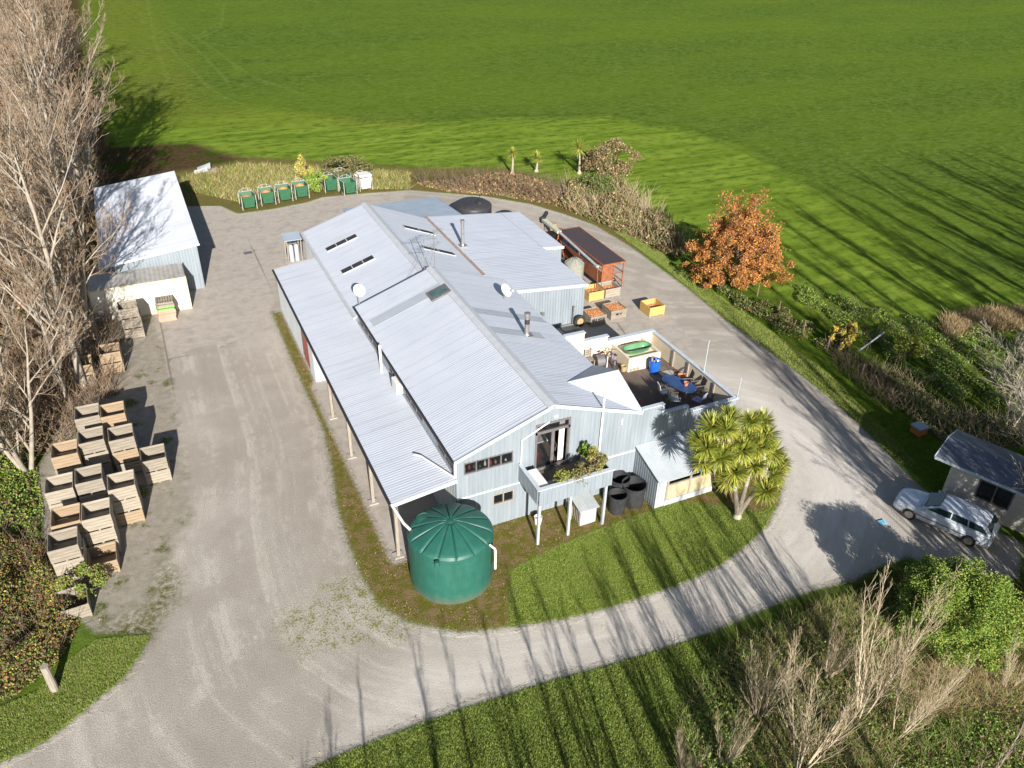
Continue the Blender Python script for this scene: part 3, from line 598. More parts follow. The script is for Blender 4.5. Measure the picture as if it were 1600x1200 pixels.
# balcony
mb = MB(); mb.box((12.9, 23.9, 2.45), (16.62, YF-.08, 2.6)); mb.build('balcony_floor', m_deck, bl)
mb = MB(); ribwall(mb, (12.9, 23.86), (1, 0), 3.72, 2.40, 3.28, (0, -1), .2); mb.box((16.54, 23.9, 2.4), (16.62, YF-.1, 3.26)); mb.build('balcony_front', m_wall, bl)
mb = MB(); mb.box((12.80, 23.8, 3.28), (16.70, 24.0, 3.33)); mb.box((12.80, 24.0, 3.282), (12.98, YF-.08, 3.332)); mb.box((16.5, 24.0, 3.282), (16.7, YF-.08, 3.332)); mb.build('handrail', m_trim, bl)
mb = MB()
for y in np.arange(24.0, 25.85, .13): mb.box((12.86, y, 2.36), (12.90, y+.075, 3.28))
mb.build('baluster', m_wall, bl)
for x in (12.98, 14.55, 16.4): MB().box((x-.06, 23.9, 0), (x+.06, 24.02, 2.45)).build('post', m_wallw, bl)
# front lean-to
ln = thing('lean_to_shed', 'small grey lean-to with mesh front against the deck wall, beside the cabbage trees', 'shed', (21, 24.8, 0))
mb = MB(); corr(mb, (19.2, YF-.03, 2.46), (3.6, 0, 0), (0, -2.3, -.66), .11, .02); mb.build('roof', mk('leanto_roof', (.46, .50, .54), (.40, .45, .49), 2, .5), ln)
mb = MB(); ribwall(mb, (19.3, YF-.03), (0, -1), 2.05, 0, lambda s: 2.38-s*.287, (-1, 0), .18, .04); mb.build('wall', m_wall, ln)
mb = MB(); ribwall(mb, (19.3, 23.9), (1, 0), .55, 0, 1.72, (0, -1), .3, .01); mb.build('wall', m_wallw, ln)
mb = MB(); mb.box((19.85, 23.86, .0), (22.7, 23.92, .32)); mb.build('base_board', m_wallw, ln)
mb = MB()
for x in (19.86, 21.2, 22.62): mb.box((x, 23.87, .32), (x+.1, 23.95, 1.72))
mb.box((19.86, 23.872, 1.2), (22.7, 23.94, 1.26)); mb.box((19.86, 23.872, 1.66), (22.7, 23.94, 1.72)); mb.build('frame', m_wood, ln)
mb = MB(); mb.box((19.95, 23.90, .33), (22.62, 23.91, 1.2)); m_mesh = mk('tan_sacking', (.48, .42, .28), (.36, .31, .2), 3, .9); mb.build('screen', m_mesh, ln)  # tan sacking colour behind the lean-to frame
mb = MB(); ribwall(mb, (22.7, 23.9), (0, 1), 2.0, 0, lambda s: 1.80+s*.287, (1, 0), .18, .04); mb.build('wall', m_wall, ln)
# ---------------------------------------------------------------- green water tank
tk_ = thing('water_tank', 'large round dark green plastic water tank with ribbed top beside the verandah end', 'water tank', (8.72, 23.85, 0))
def dome_tank(c, r, hw, ha, nr_, n=168):
    mb = MB(); mb.lathe(c, [(r, 0), (r*1.004, .3), (r, .6), (r*1.004, .9), (r, 1.2), (r*1.003, 1.6), (r, hw-.12), (r*1.012, hw-.07), (r*1.012, hw), (r*.985, hw+.03)], n)
    vs = []; fs = []; rs_ = np.linspace(.985, .04, 22)
    for q in rs_:
        for k in range(n):
            t = 2*math.pi*k/n; ph = (t*nr_/(2*math.pi)) % 1.0; rib = (1-abs(ph-.5)*2)
            f = (min(rib/.22, 1.0)**.8)*(.085 if q < .93 else .085*(.985-q)/.055)*min(1, (q-.02)/.15); z = hw+.03+(ha-hw)*(1-q**1.55)*1.0+max(f, 0)
            vs.append((c[0]+r*q*math.cos(t), c[1]+r*q*math.sin(t), c[2]+z))
    for i in range(len(rs_)-1):
        for k in range(n): k2 = (k+1) % n; fs.append((i*n+k, i*n+k2, (i+1)*n+k2, (i+1)*n+k))
    mb.add(vs, fs); mb.lathe((c[0], c[1], c[2]+ha-.02), [(.16, 0), (.16, .07), (.1, .10)], 16); return mb
o = dome_tank((8.72, 23.85, 0), 1.80, 2.42, 2.98, 14).build('tank_body', m_tank, tk_)
p = at(663, 810, 2.75); mb = MB(); mb.lathe((p[0], p[1], 2.5), [(.36, 0), (.36, .25), (.34, .27), (.33, .24), (.1, .3), (.05, .31)], 28); mb.build('lid', m_tank, tk_)
p = at(724, 797, 2.85); mb = MB(); mb.lathe((p[0], p[1], 2.5), [(.14, 0), (.13, .22), (.05, .26)], 14); mb.build('inlet', m_tank, tk_)
p = at(683, 880, 2.5); mb = MB(); mb.lathe((p[0], p[1], 2.35), [(.11, 0), (.11, .2), (.09, .22)], 14); mb.build('inlet', m_tank, tk_)
a = at(765, 852, 2.45); b = at(774, 858, 2.4); pipe([(a[0], a[1], 2.48), (b[0]-.02, b[1], 2.42), (b[0]+.0, b[1]-.02, 2.3), (b[0]+.0, b[1]-.02, 1.3)], .05, 'overflow_pipe', m_pipe, tk_)
# black half tanks under the balcony end
def open_tank(c, r, h, lab):
    t_ = thing('open_tank', lab, 'tub', c); mb = MB(); mb.lathe(c, [(r*.93, 0), (r*.97, h*.5), (r*1.03, h*.97), (r*1.06, h), (r*.98, h), (r*.9, .25)], 40)
    mb.build('shell', m_blackp, t_, smooth=False)
    m2 = MB(); m2.lathe((c[0], c[1], .3), [(.01, 0), (r*.9, .02)], 30, cap=False); m2.build('water', m_glassd, t_)
open_tank((18.58, 24.75, 0), .58, 1.15, 'larger open black plastic tub against the side of the front lean-to'); open_tank((17.55, 24.55, 0), .44, 1.0, 'open black plastic tub beside the last balcony post'); open_tank((18.15, 25.4, 0), .5, 1.2, 'open black plastic tub at the back, touching the front wall')
# storage box under balcony
sb = thing('storage_box', 'small pale ribbed storage box with slatted side under the balcony', 'box', (15.7, 24.9, 0))
mb = MB(); ribwall(mb, (15.35, 24.25), (1, 0), .85, 0, .95, (0, -1), .14, .01); ribwall(mb, (16.2, 24.25), (0, 1), 1.4, 0, lambda s: .95+s*.2, (1, 0), .14, .01); mb.build('wall', m_wallw, sb)
mb = MB(); corr(mb, (15.25, 25.7, 1.26), (1.05, 0, 0), (0, -1.55, -.29), .12, .02); mb.build('lid', m_wallw, sb)
mb = MB()
for y in np.arange(24.3, 25.6, .16): mb.box((15.33, y, .05), (15.36, y+.07, .98+(y-24.25)*.19))
mb.build('slats', m_wood, sb)
bk = thing('bucket', 'white plastic bucket standing by the first balcony post', 'bucket', (13.62, 25.2, 0)); mb = MB(); mb.lathe((13.62, 25.2, 0), [(.15, 0), (.2, .42), (.17, .42), (.13, .06)], 20); mb.build('pail', m_white, bk)
m2 = MB(); m2.tube([(13.42, 25.2, .4), (13.45, 25.1, .5), (13.62, 25.02, .52), (13.79, 25.1, .5), (13.82, 25.2, .4)], .01, 5); m2.build('handle', m_steel, bk)
mb = MB(); mb.tube([(15.2, 24.9, 0), (15.22, 24.9, .75)], [.07, .06], 8); tag(mb.build('wooden_stake', m_wood), 'short wooden stake standing beside the storage box', 'stake')
# ---------------------------------------------------------------- wooden fruit bins
bw = [mk('bin_grey', (.31, .275, .225), (.20, .175, .14), 2.2, .85, stretch=(.6, .6, 4)), mk('bin_tan', (.36, .27, .18), (.25, .19, .125), 2.2, .85, stretch=(.6, .6, 4)), mk('bin_yellow', (.62, .40, .13), (.52, .33, .11), 2.0, .8, stretch=(.6, .6, 4)), mk('bin_pale', (.37, .33, .27), (.25, .22, .175), 2.2, .85, stretch=(.6, .6, 4))]
BW, BD, BH = 1.15, 1.25, .73
def bin_proto(mat):
    r_ = thing('fruit_bin', 'x', 'bin', (0, 0, 0)); n = 4; z0 = .06; bh = (BH-z0)/n
    for ax in range(4):
        mb = LB()
        for i in range(n):
            za, zb_ = z0+i*bh+.006, z0+(i+1)*bh-.006
            if ax < 2: y = 0 if ax == 0 else BD-.025; mb.box((-BW, y, za), (0, y+.025, zb_))
            else: x = -BW+.003 if ax == 2 else -.028; mb.box((x, .027, za), (x+.025, BD-.027, zb_))
        mb.build('side_panel', mat, r_)
    mb = LB()
    for i in range(8): mb.box((-BW+.03, .03+i*(BD-.06)/8+.004, .05), (-.03, .03+(i+1)*(BD-.06)/8-.004, .062))
    mb.build('floor', mat, r_)
    for x in (-BW+.03, -.07):
        for y in (.03, BD-.07): mb = LB(); mb.box((x, y, .065), (x+.04, y+.04, BH-.01)); mb.build('corner_post', mat, r_)
    mb = LB()
    for x in (-BW+.02, -BW/2-.04, -.10): mb.box((x, .01, 0), (x+.08, BD-.01, .049))
    mb.build('bearers', mat, r_)
    return r_
protos = [bin_proto(m) for m in bw]; usedp = [False]*4
def put_bin(k, x, y, z, rz, label, group=None):
    o = protos[k] if not usedp[k] else copy_tree(protos[k]); usedp[k] = True
    o.location = (x, y, z); o.rotation_euler = (0, 0, rz); o['label'] = label; o['category'] = 'bin'; o['group'] = group or 'wooden fruit bins stacked along the left hedge'; return o
cn = ['grey', 'tan', 'yellow', 'pale']
rb = random.Random(11)
STK = [(-3.3, 39.0, [0, 1, 1], 'the stack farthest up the row beside the dark shadow'), (-3.0, 36.65, [3, 1, 0], 'the stack directly behind the short two-bin stack'), (-1.77, 35.35, [3, 0], 'the two-bin stack standing out nearest the drive'),
       (-4.52, 33.75, [0, 3, 0], 'the middle stack of the row'), (-3.2, 32.7, [1, 3, 3], 'the right hand stack in the middle of the row'), (-4.3, 30.98, [3, 3, 3], 'the tall pale stack behind the single open bin'),
       (-5.47, 31.1, [1, 0, 1], 'the stack left of the tall pale one'), (-5.55, 29.55, [3, 3, 0], 'the stack partly covered by bramble'), (-5.75, 33.6, [0, 3, 3], 'the stack at the left edge under the bare twigs'),
       (-4.35, 37.0, [0, 3, 0], 'the stack under the overhanging twigs, second row'), (-4.5, 39.3, [0, 1, 0], 'the stack under the twigs at the top of the row'), (-5.55, 36.3, [1, 0, 1], 'the stack closest to the leaning tree trunk'),
       (-1.95, 51.3, [0, 0, 0], 'the tall grey stack in front of the white container'), (-4.6, 51.0, [0, 1, 0], 'the twig-covered stack left of the tall grey one'), (-3.35, 47.2, [1, 1], 'the short shaded tan stack'), (-4.9, 46.2, [0, 1], 'the shaded stack against the hedge by the trees')]
lv = {1: ['only bin'], 2: ['lower bin', 'top bin'], 3: ['bottom bin', 'middle bin', 'top bin']}
for x, y, ks, d in STK:
    jx = 0
    for i, k in enumerate(ks):
        put_bin(k, x+rb.uniform(-.02, .02), y+rb.uniform(-.02, .02), i*BH, rb.uniform(-.012, .012), f'{cn[k]} wooden {lv[len(ks)][i]} of {d}')
put_bin(1, -4.4, 29.68, 0, 0, 'single open tan wooden bin at the near end of the row')
put_bin(0, -5.55, 27.5, 0, .06, 'lone weathered bin half buried in the bramble below the row')
# filled bins behind the deck
tf = NT('fruit_skin'); vf = tf.coord(); cf = tf.mix(tf.rng(tf.noise(vf, 7, 2), .42, .56), (.38, .13, .04), (.50, .24, .09)); cf = tf.mix(tf.rng(tf.noise(vf, 13, 2), .60, .68), cf, (.75, .62, .48)); m_fruit = tf.out(cf, .5)
def ico():
    t = (1+5**.5)/2; v = [(-1, t, 0), (1, t, 0), (-1, -t, 0), (1, -t, 0), (0, -1, t), (0, 1, t), (0, -1, -t), (0, 1, -t), (t, 0, -1), (t, 0, 1), (-t, 0, -1), (-t, 0, 1)]
    f = [(0, 11, 5), (0, 5, 1), (0, 1, 7), (0, 7, 10), (0, 10, 11), (1, 5, 9), (5, 11, 4), (11, 10, 2), (10, 7, 6), (7, 1, 8), (3, 9, 4), (3, 4, 2), (3, 2, 6), (3, 6, 8), (3, 8, 9), (4, 9, 5), (2, 4, 11), (6, 2, 10), (8, 6, 7), (9, 8, 1)]
    v = np.array(v, float); return v/np.linalg.norm(v[0]), np.array(f)
IV, IF = ico()
def fruit(x, y, z, w_, d_, n, seed, r=.05, heap=0, label='fruit heaped inside the bin'):
    q = np.random.RandomState(seed); X = q.rand(n)*w_+x; Y = q.rand(n)*d_+y; cx, cy = x+w_/2, y+d_/2
    Zz = z+heap*np.clip(1-((X-cx)/(w_/2))**2, 0, 1)*np.clip(1-((Y-cy)/(d_/2))**2, 0, 1)+q.rand(n)*r*.9
    V = (IV[None]*r*(.8+.4*q.rand(n)[:, None, None])+np.stack([X, Y, Zz], 1)[:, None]).reshape(-1, 3); F_ = (IF[None]+12*np.arange(n)[:, None, None]).reshape(-1, 3)
    o = npmesh('fruit', V, F_, [m_fruit], smooth=True); tag(o, label, 'fruit', None, 'stuff')
    return o
gp = 'filled fruit bins on the concrete behind the deck'
RB = [(2, 28.6, 44.66, .42, 'yellow bin part filled with fruit, against the packing wing', 0), (3, 29.98, 44.68, .40, 'pale grey bin part filled, at the foot of the rusty shed', 0), (0, 26.85, 41.35, .66, 'grey bin heaped with fruit and lettered on its side, beside the wheel', .06),
      (0, 28.6, 41.58, .66, 'grey bin filled to the brim, second from the wheel', .03), (2, 31.36, 40.97, .30, 'bright yellow bin standing alone near the drive', 0)]
for i, (k, x, y, lvl, lab, hp) in enumerate(RB):
    b_ = put_bin(k, x, y, 0, 0, lab, gp); b_.scale = (1.08, 1.0, 1.0)
    MB().box((x-BW*1.05, y+.04, lvl-.12), (x-.05, y+BD-.04, lvl-.02)).build('load_bed', m_fruit) if 0 else None
    fruit(x-BW*1.08+.08, y+.08, lvl-.03, BW*1.08-.16, BD-.16, 420, 20+i, .045, hp, 'orange brown fruit lying in the '+lab.split(',')[0].split(' part')[0].split(' heaped')[0].split(' filled')[0].split(' standing')[0]+[' by the packing wing', ' by the rusty shed', ' beside the wheel', ' second from the wheel', ' near the drive'][i])
def text(name, s, loc, size, rot, mat, parent=None, ext=.004):
    cu = bpy.data.curves.new(name, 'FONT'); cu.body = s; bpy.context.view_layer.update(); cu.size = size; cu.offset = .014; cu.extrude = ext; cu.align_x = 'CENTER'; cu.align_y = 'CENTER'
    o = bpy.data.objects.new(name, cu); col.objects.link(o); dg = bpy.context.evaluated_depsgraph_get(); me = bpy.data.meshes.new_from_object(o.evaluated_get(dg)); bpy.data.objects.remove(o)
    me.materials.clear(); me.materials.append(mat); o2 = bpy.data.objects.new(name, me); col.objects.link(o2); o2.location = loc; o2.rotation_euler = rot; o2.scale = (.72, 1.15, 1)
    if parent: o2.parent = parent
    return o2
m_ink = mk('stencil_ink', (.012, .012, .015), (.03, .03, .035), 9, .9)
bins5 = [o for o in bpy.data.objects if o.get('group') == gp]
for o in bins5:
    if 'lettered' in o['label']: text('lettering', 'MELR WOOD', (-BW/2, -.006, .42), .22, (R(90), 0, 0), m_ink, o)
    if 'brim' in o['label']: text('lettering', 'MELR W', (-BW/2, -.006, .40), .17, (R(90), 0, 0), m_ink, o)
# pallets
pl = []
def pallet_proto(mat):
    r_ = thing('pallet', 'x', 'pallet', (0, 0, 0)); mb = LB()
    for i in range(7): mb.box((-1.1+i*.162, 0, .115), (-1.1+i*.162+.115, 1.05, .137))
    mb.build('deck_boards', mat, r_); mb = LB()
    for y in (0, .48, .97): mb.box((-1.1, y, .022), (0, y+.08, .112))
    mb.build('bearers', mat, r_); mb = LB()
    for y in (0, .48, .97): mb.box((-1.1, y, 0), (0, y+.08, .02))
    mb.build('base_boards', mat, r_); return r_
m_pinkw = mk('pallet_pink', (.50, .33, .25), (.38, .25, .19), 3, .8); m_greenw = mk('pallet_green', (.18, .36, .10), (.25, .38, .15), 3, .8)
pp = pallet_proto(m_pinkw); pg_ = pallet_proto(bw[0]); pgr = pallet_proto(m_greenw); fst = {}
names = ['pink wooden pallet at the very bottom of the pallet pile', 'pink pallet second from the bottom of the pile', 'pink pallet third from the bottom of the pile', 'pink pallet fourth from the bottom of the pile', 'pink pallet fifth from the bottom of the pile', 'pink pallet sixth from the bottom, under two tan ones', 'tan pallet just under the green painted one', 'green painted pallet near the top of the pile', 'tan pallet under the topmost one', 'weathered tan pallet lying topmost on the pile']
for i, nm in enumerate(names):
    src = pgr if 'green' in nm else (pg_ if 'tan pallet' in nm else pp); o = src if src.name not in fst else copy_tree(src); fst[src.name] = 1
    o.location = (.19+rb.uniform(-.04, .04), 53.0+rb.uniform(-.04, .04), i*.14); o.rotation_euler = (0, 0, rb.uniform(-.03, .03)); o['label'] = nm; o['group'] = 'pallets piled beside the white container'
# ---------------------------------------------------------------- left shed and container
sd = thing('equipment_shed', 'pale grey steel shed with single pitch roof under the shadow of bare trees', 'shed', (-.5, 66, 0))
mb = MB(); corr(mb, (2.7, 57.3, 3.48), (0, 17.5, 0), (-6.6, 0, -.75), .2, .025); mb.build('roof', m_roof, sd)
mb = MB(); ribwall(mb, (-3.7, 57.45), (1, 0), 6.2, 0, lambda s: 2.70+s*.113, (0, -1), .2, .03); ribwall(mb, (2.5, 57.45), (0, 1), 17.1, 0, 3.38, (1, 0), .2, .03); ribwall(mb, (2.5, 74.55), (-1, 0), 6.2, 0, lambda s: 3.4-s*.113, (0, 1), .2, .03); ribwall(mb, (-3.7, 74.55), (0, -1), 17.1, 0, 2.68, (-1, 0), .2, .03); mb.build('wall', m_wall, sd)
mb = MB(); mb.bar((-3.95, 57.28, 2.66), (2.72, 57.28, 3.42), .04, .16); mb.build('fascia', m_trim, sd)
ct = thing('shipping_container', 'weathered white shipping container in front of the equipment shed', 'container', (-1.7, 55.6, 0), 0)
m_cont = mk('container_paint', (.72, .70, .62), (.58, .55, .46), .9, .6, lo=.4, hi=.7)
mb = MB(); mb.box((-4.75, 54.42, .02), (1.28, 56.86, 2.34)); mb.build('body', m_cont, ct)
mb = MB(); corr(mb, (-4.75, 54.42, 2.40), (6.03, 0, 0), (0, 2.44, 0), .3, .03); mb.build('roof', mk('container_top', (.46, .45, .43), (.34, .33, .31), 1.5, .6), ct)
mb = MB()
for x in (-4.77, 1.22):
    for y in (54.40, 56.80): mb.box((x, y, 0), (x+.09, y+.09, 2.42))
mb.bar((1.31, 54.9, .1), (1.31, 54.9, 2.3), .03); mb.bar((1.31, 56.2, .1), (1.31, 56.2, 2.3), .03)
mb.box((-4.70, 54.39, 2.3), (1.2, 54.419, 2.4)); mb.box((-4.70, 54.39, .0), (1.2, 54.419, .1)); mb.build('corner_frame', mk('container_frame', (.50, .40, .22), (.62, .58, .48), 5, .6), ct)
# ---------------------------------------------------------------- green hopper bins
m_hop = mk('green_enamel', (.016, .095, .042), (.03, .12, .06), 2.5, .55); m_hopg = mk('hopper_frame', (.45, .47, .44), (.25, .25, .22), 6, .6); m_car = mk('orange_grain', (.62, .27, .09), (.72, .36, .14), 5, .9)
def hopper(x, y, mat, lab, fill=None, rz=0):
    r_ = thing('tipping_hopper', lab, 'hopper', (0, 0, 0)); w1, w0, h, d = .62, .50, 1.45, 1.5; mb = LB(); t_ = .04
    A_ = [(-w0, 0, .25), (w0, 0, .25), (w1, -.05, h), (-w1, -.05, h)]; B_ = [(-w0, d*.75, .25), (w0, d*.75, .25), (w1, d, h), (-w1, d, h)]
    for q in ([A_[0], A_[1], A_[2], A_[3]],): mb.prism(q, (0, t_, 0))
    mb.prism([B_[0], B_[1], B_[2], B_[3]], (0, -t_, 0)); mb.prism([A_[0], A_[3], B_[3], B_[0]], (t_, 0, 0)); mb.prism([A_[1], A_[2], B_[2], B_[1]], (-t_, 0, 0)); mb.prism([A_[0], A_[1], B_[1], B_[0]], (0, 0, t_))
    mb.build('hopper_body', mat, r_); mb = LB()
    for i in range(1, 5): z = .25+i*.24; k_ = w0+(w1-w0)*(z-.25)/(h-.25); mb.box((-k_+.03, -.05*(z-.25)/1.2-.018, z-.012), (k_-.03, -.05*(z-.25)/1.2-.001, z+.012))
    mb.build('front_ribs', mat, r_); mb = LB()
    for s_ in (-1, 1):
        mb.bar((s_*.68, .05, 0), (s_*.68, .05, h+.05), .06); mb.bar((s_*.68, d, 0), (s_*.68, d, h+.05), .06); mb.bar((s_*.68, .05, h+.05), (s_*.68, d, h+.05), .06); mb.bar((s_*.68, .05, .12), (s_*.68, d, .12), .06)
        mb.bar((s_*.68, d, h+.05), (s_*.25, d, h+.38), .04); mb.bar((s_*.25, d, h+.05), (s_*.25, d, h+.38), .05)
    mb.bar((-.25, d, h+.38), (.25, d, h+.38), .04); mb.bar((-.68, d, h+.05), (.68, d, h+.05), .06); mb.build('frame', m_hopg, r_)
    for s_ in (-1, 1):
        wh = LB(); wh.tube([(s_*.72-.03, 1.0, .2), (s_*.72+.03, 1.0, .2)], .2, 16); wh.build('wheel', m_tyre, r_)
    if fill:
        V = []; F_ = []; n = 14
        for i in range(n+1):
            for j in range(n+1):
                u, v = i/n*2-1, j/n; V.append((u*w1*.92, .03+v*(d-.1), h-.38+fill*(1-u*u)*math.sin(math.pi*min(v*.9+.1, 1))))
        for i in range(n):
            for j in range(n): a_ = i*(n+1)+j; F_.append((a_, a_+n+1, a_+n+2, a_+1))
        mb = LB(); mb.add(V, F_); g_ = mb.build('grain', m_car, None, True); g_.location = (x, y, 0); g_.rotation_euler = (0, 0, rz); g_.scale = (.92, .92, .85); tag(g_, 'orange produce heaped in '+lab.split(' with')[0].replace('green ', ''), 'produce', None, 'stuff')
    r_.location = (x, y, 0); r_.rotation_euler = (0, 0, rz); r_.scale = (.92, .92, .85); r_['group'] = 'tipping hoppers along the back of the yard'
m_hopw = mk('white_enamel', (.78, .77, .74), (.7, .69, .66), 3, .5)
hopper(8.25, 72.4, m_hop, 'leftmost green hopper with low orange load', .25, .05); hopper(10.0, 72.9, m_hop, 'second green hopper from the left with orange load', .38, .02)
hopper(11.6, 73.2, m_hop, 'third green hopper from the left with orange load', .42, .02); hopper(13.2, 73.5, m_hop, 'fourth green hopper, rightmost of those with an orange load', .45, .03)
hopper(16.15, 74.3, m_hop, 'empty green hopper left of the other two empty ones', None, .08); hopper(17.6, 72.9, m_hop, 'empty green hopper standing closest to the grey roof', None, .12); hopper(17.7, 75.2, m_hop, 'empty green hopper tucked behind another', None, .1)
hopper(19.3, 73.6, m_hopw, 'white hopper standing at the right end of the hoppers', None, .15)
mb = MB(); mb.box((18.75, 73.65, 1.3), (19.85, 75.0, 1.42)); mb.box((18.7, 73.5, 1.42), (19.9, 74.2, 1.55)); tag(mb.build('white_cover', m_hopw), 'white sheet lying folded over the white hopper', 'cover')
# ---------------------------------------------------------------- bottle shelter, drain, tanks
gs = thing('bottle_shelter', 'small steel shelter with flat lid behind the verandah end', 'shelter', (9.5, 59.7, 0)); mb = MB(); mb.prism([(8.8, 59.0, 1.98), (10.15, 59.0, 1.98), (10.15, 60.3, 2.12), (8.8, 60.3, 2.12)], (0, 0, .05)); mb.build('roof', m_roofd, gs)
for x in (8.95, 10.0):
    for y in (59.1, 60.2): MB().box((x, y, 0), (x+.06, y+.06, 2.0)).build('post', m_wood, gs)
MB().box((8.7, 58.9, 0), (10.3, 60.4, .10)).build('plinth', m_conc, gs)
for i, x in enumerate((9.3, 9.72)):
    c_ = thing('gas_bottle', ['left', 'right'][i]+' tall pale gas bottle under the steel shelter', 'gas bottle', (x, 59.5, .1), 0, 'gas bottles in the shelter'); mb = MB(); mb.lathe((x, 59.5, .1), [(.16, 0), (.18, .08), (.18, 1.2), (.13, 1.35), (.05, 1.4)], 18); mb.build('cylinder', m_wallw, c_)
    mb = MB(); mb.lathe((x, 59.5, 1.5), [(.09, 0), (.1, .14)], 12); mb.build('valve_guard', m_steel, c_)
MB_ = MB().box((6.1, 62.4, .004), (6.75, 62.95, .03)); tag(MB_.build('drain_grate', m_frame), 'dark metal drain grate set in the yard concrete', 'drain')
bt = thing('water_tank', 'wide black domed water tank behind the packing wing', 'water tank', (25.9, 63.5, 0)); mb = MB(); mb.lathe((25.9, 63.0, 0), [(1.68, 0), (1.68, 1.3), (1.65, 1.36), (1.3, 1.58), (.7, 1.72), (.2, 1.75)], 48); mb.build('tank_body', m_blackp, bt, smooth=True)
mb = MB(); mb.lathe((26.2, 62.2, 1.6), [(.3, 0), (.3, .2), (.27, .24)], 20); mb.build('lid', m_black, bt); mb = MB(); mb.bar((26.2, 62.2, 1.82), (26.5, 62.8, 2.2), .05); mb.build('lid_arm', m_black, bt)
mb = MB(); mb.lathe((28.6, 62.0, 0), [(.7, 0), (.72, .5), (.6, .6), (.1, .65)], 28); tag(mb.build('water_tank', m_blackp), 'small black tank just beyond the packing wing corner', 'water tank')
m_gt = mk('grey_plastic', (.30, .31, .27), (.24, .25, .215), 3, .6)
gt = thing('water_tank', 'small grey green tank with cone top beside the rusty shed', 'water tank', (27.9, 48.0, 0)); mb = MB(); mb.lathe((27.9, 48.0, 0), [(.72, 0), (.74, .5), (.72, 1.0), (.74, 1.5), (.74, 1.62), (.70, 1.64), (.25, 1.95), (.18, 1.97)], 40); mb.build('tank_body', m_gt, gt)
mb = MB()
for k in range(10): t_ = k*math.pi/5; mb.bar((27.9+.72*math.cos(t_), 48+.72*math.sin(t_), 1.66), (27.9+.22*math.cos(t_), 48+.22*math.sin(t_), 2.0), .03)
mb.build('lid_ribs', m_gt, gt)
# ---------------------------------------------------------------- rusty shed and conveyor
rs_h = thing('rusty_shed', 'open rusty steel shed with dark sheet roof beside the drive', 'shed', (31, 49.5, 0))
ra, rb_, rc, rd_ = (29.0, 45.75, 2.12), (30.9, 45.75, 2.12), (31.0, 53.0, 2.12), (29.1, 53.0, 2.12)
m_shr = mk('dark_sheet_roof', (.045, .048, .055), (.085, .045, .04), .7, .5, lo=.35, hi=.65)
MB().prism([ra, rb_, rc, rd_], (0, 0, .05)).build('roof', m_shr, rs_h); mb = MB()
for p_, q_ in ((ra, rb_), (rb_, rc), (rc, rd_), (rd_, ra)): mb.bar((p_[0], p_[1], 2.12), (q_[0], q_[1], 2.12), .07, .14)
mb.build('roof_edge', m_rust, rs_h)
for x in (29.05, 30.0, 30.85):
    for y in (45.9, 49.4, 52.85): MB().box((x, y, 0), (x+.07, y+.07, 2.05)).build('post', m_rust, rs_h)
MB().box((29.1, 45.95, .45), (30.0, 45.98, 1.9)).build('end_panel', m_rust, rs_h); mb = MB(); mb.box((29.06, 46.0, .5), (29.08, 52.8, 1.5)); mb.build('side_panel', m_rust, rs_h)
mb = MB()
for z in (.5, 1.2): mb.bar((29.1, 46, z), (30.9, 46, z), .05); mb.bar((30.9, 46, z), (30.9, 53, z), .05)
mb.build('rails', m_rust, rs_h)
cv = thing('conveyor', 'long narrow cream auger conveyor tube lying along the rusty shed roof', 'conveyor', (29, 50, 0))
c0 = at(934, 417, 2.3); c1_ = at(874, 363, 2.5); c2_ = at(848, 342, 2.6); pipe([c0, c1_], .10, 'tube', m_wallw, cv, 12); mb = MB(); mb.bar(c1_, c2_, .38, .18); mb.build('trough', mk('pale_green_paint', (.5, .58, .48), (.45, .42, .33), 4, .6), cv)
mb = MB(); mb.lathe((c2_[0], c2_[1], c2_[2]-.25), [(.25, 0), (.3, .3), (.15, .45)], 12); mb.bar(c2_, c2_+np.array([.6, .5, .3]), .25); mb.build('motor', m_black, cv); mb = MB()
for f_ in (.0, 1.0):
    q_ = c1_*(1-f_)+c2_*f_; mb.bar(q_, (q_[0]+.5, q_[1]-.3, 0), .05); mb.bar(q_, (q_[0]-.5, q_[1]+.3, 0), .05)
q_ = c0; mb.bar(q_, (q_[0]+.1, q_[1], 0), .05); mb.build('stand', m_rust, cv)
rj = random.Random(4)
for i, (x_, y_, lab) in enumerate(((846, 352, 'tan metal drum among the machinery beyond the wing'), (856, 361, 'rusty drum among the machinery beyond the wing'))):
    q_ = at(x_+18, y_+12, 0); mb = MB(); mb.lathe((q_[0], q_[1], 0), [(.3, 0), (.3, .4), (.32, .42), (.3, .44), (.3, .85), (.28, .87)], 20); tag(mb.build('drum', [m_yelw, m_rust][i]), lab, 'drum')
wt = thing('wheel', 'old tyred wheel leaning against the packing wing wall', 'wheel', (24.95, 41.75, .45)); mb = MB(); mb.tube([(24.95, 41.62, .42), (24.95, 41.80, .42)], .42, 28); mb.build('tyre', m_tyre, wt); mb = MB(); mb.tube([(24.95, 41.60, .42), (24.95, 41.70, .42)], .24, 20); mb.build('rim', m_yelw, wt)
mb = MB(); mb.tube([(24.55, 41.95, 0), (24.55, 41.95, 1.5)], .05, 8); mb.tube([(24.55, 41.95, 1.5), (24.55, 41.8, 1.52)], .05, 8); tag(mb.build('standpipe', m_steel), 'grey standpipe rising beside the leaning wheel', 'pipe')
mb = MB(); mb.lathe((22.2, 41.9, 0), [(.05, 0), (.05, 1.3), (.12, 1.35), (.12, 1.5)], 12); tag(mb.build('standpipe', m_steel), 'short capped pipe against the wing wall near the deck', 'pipe')
MB_ = MB().box((23.6, 41.3, 0), (24.8, 42.05, .12)); tag(MB_.build('concrete_step', m_conc), 'low concrete step at the foot of the wing wall', 'step')
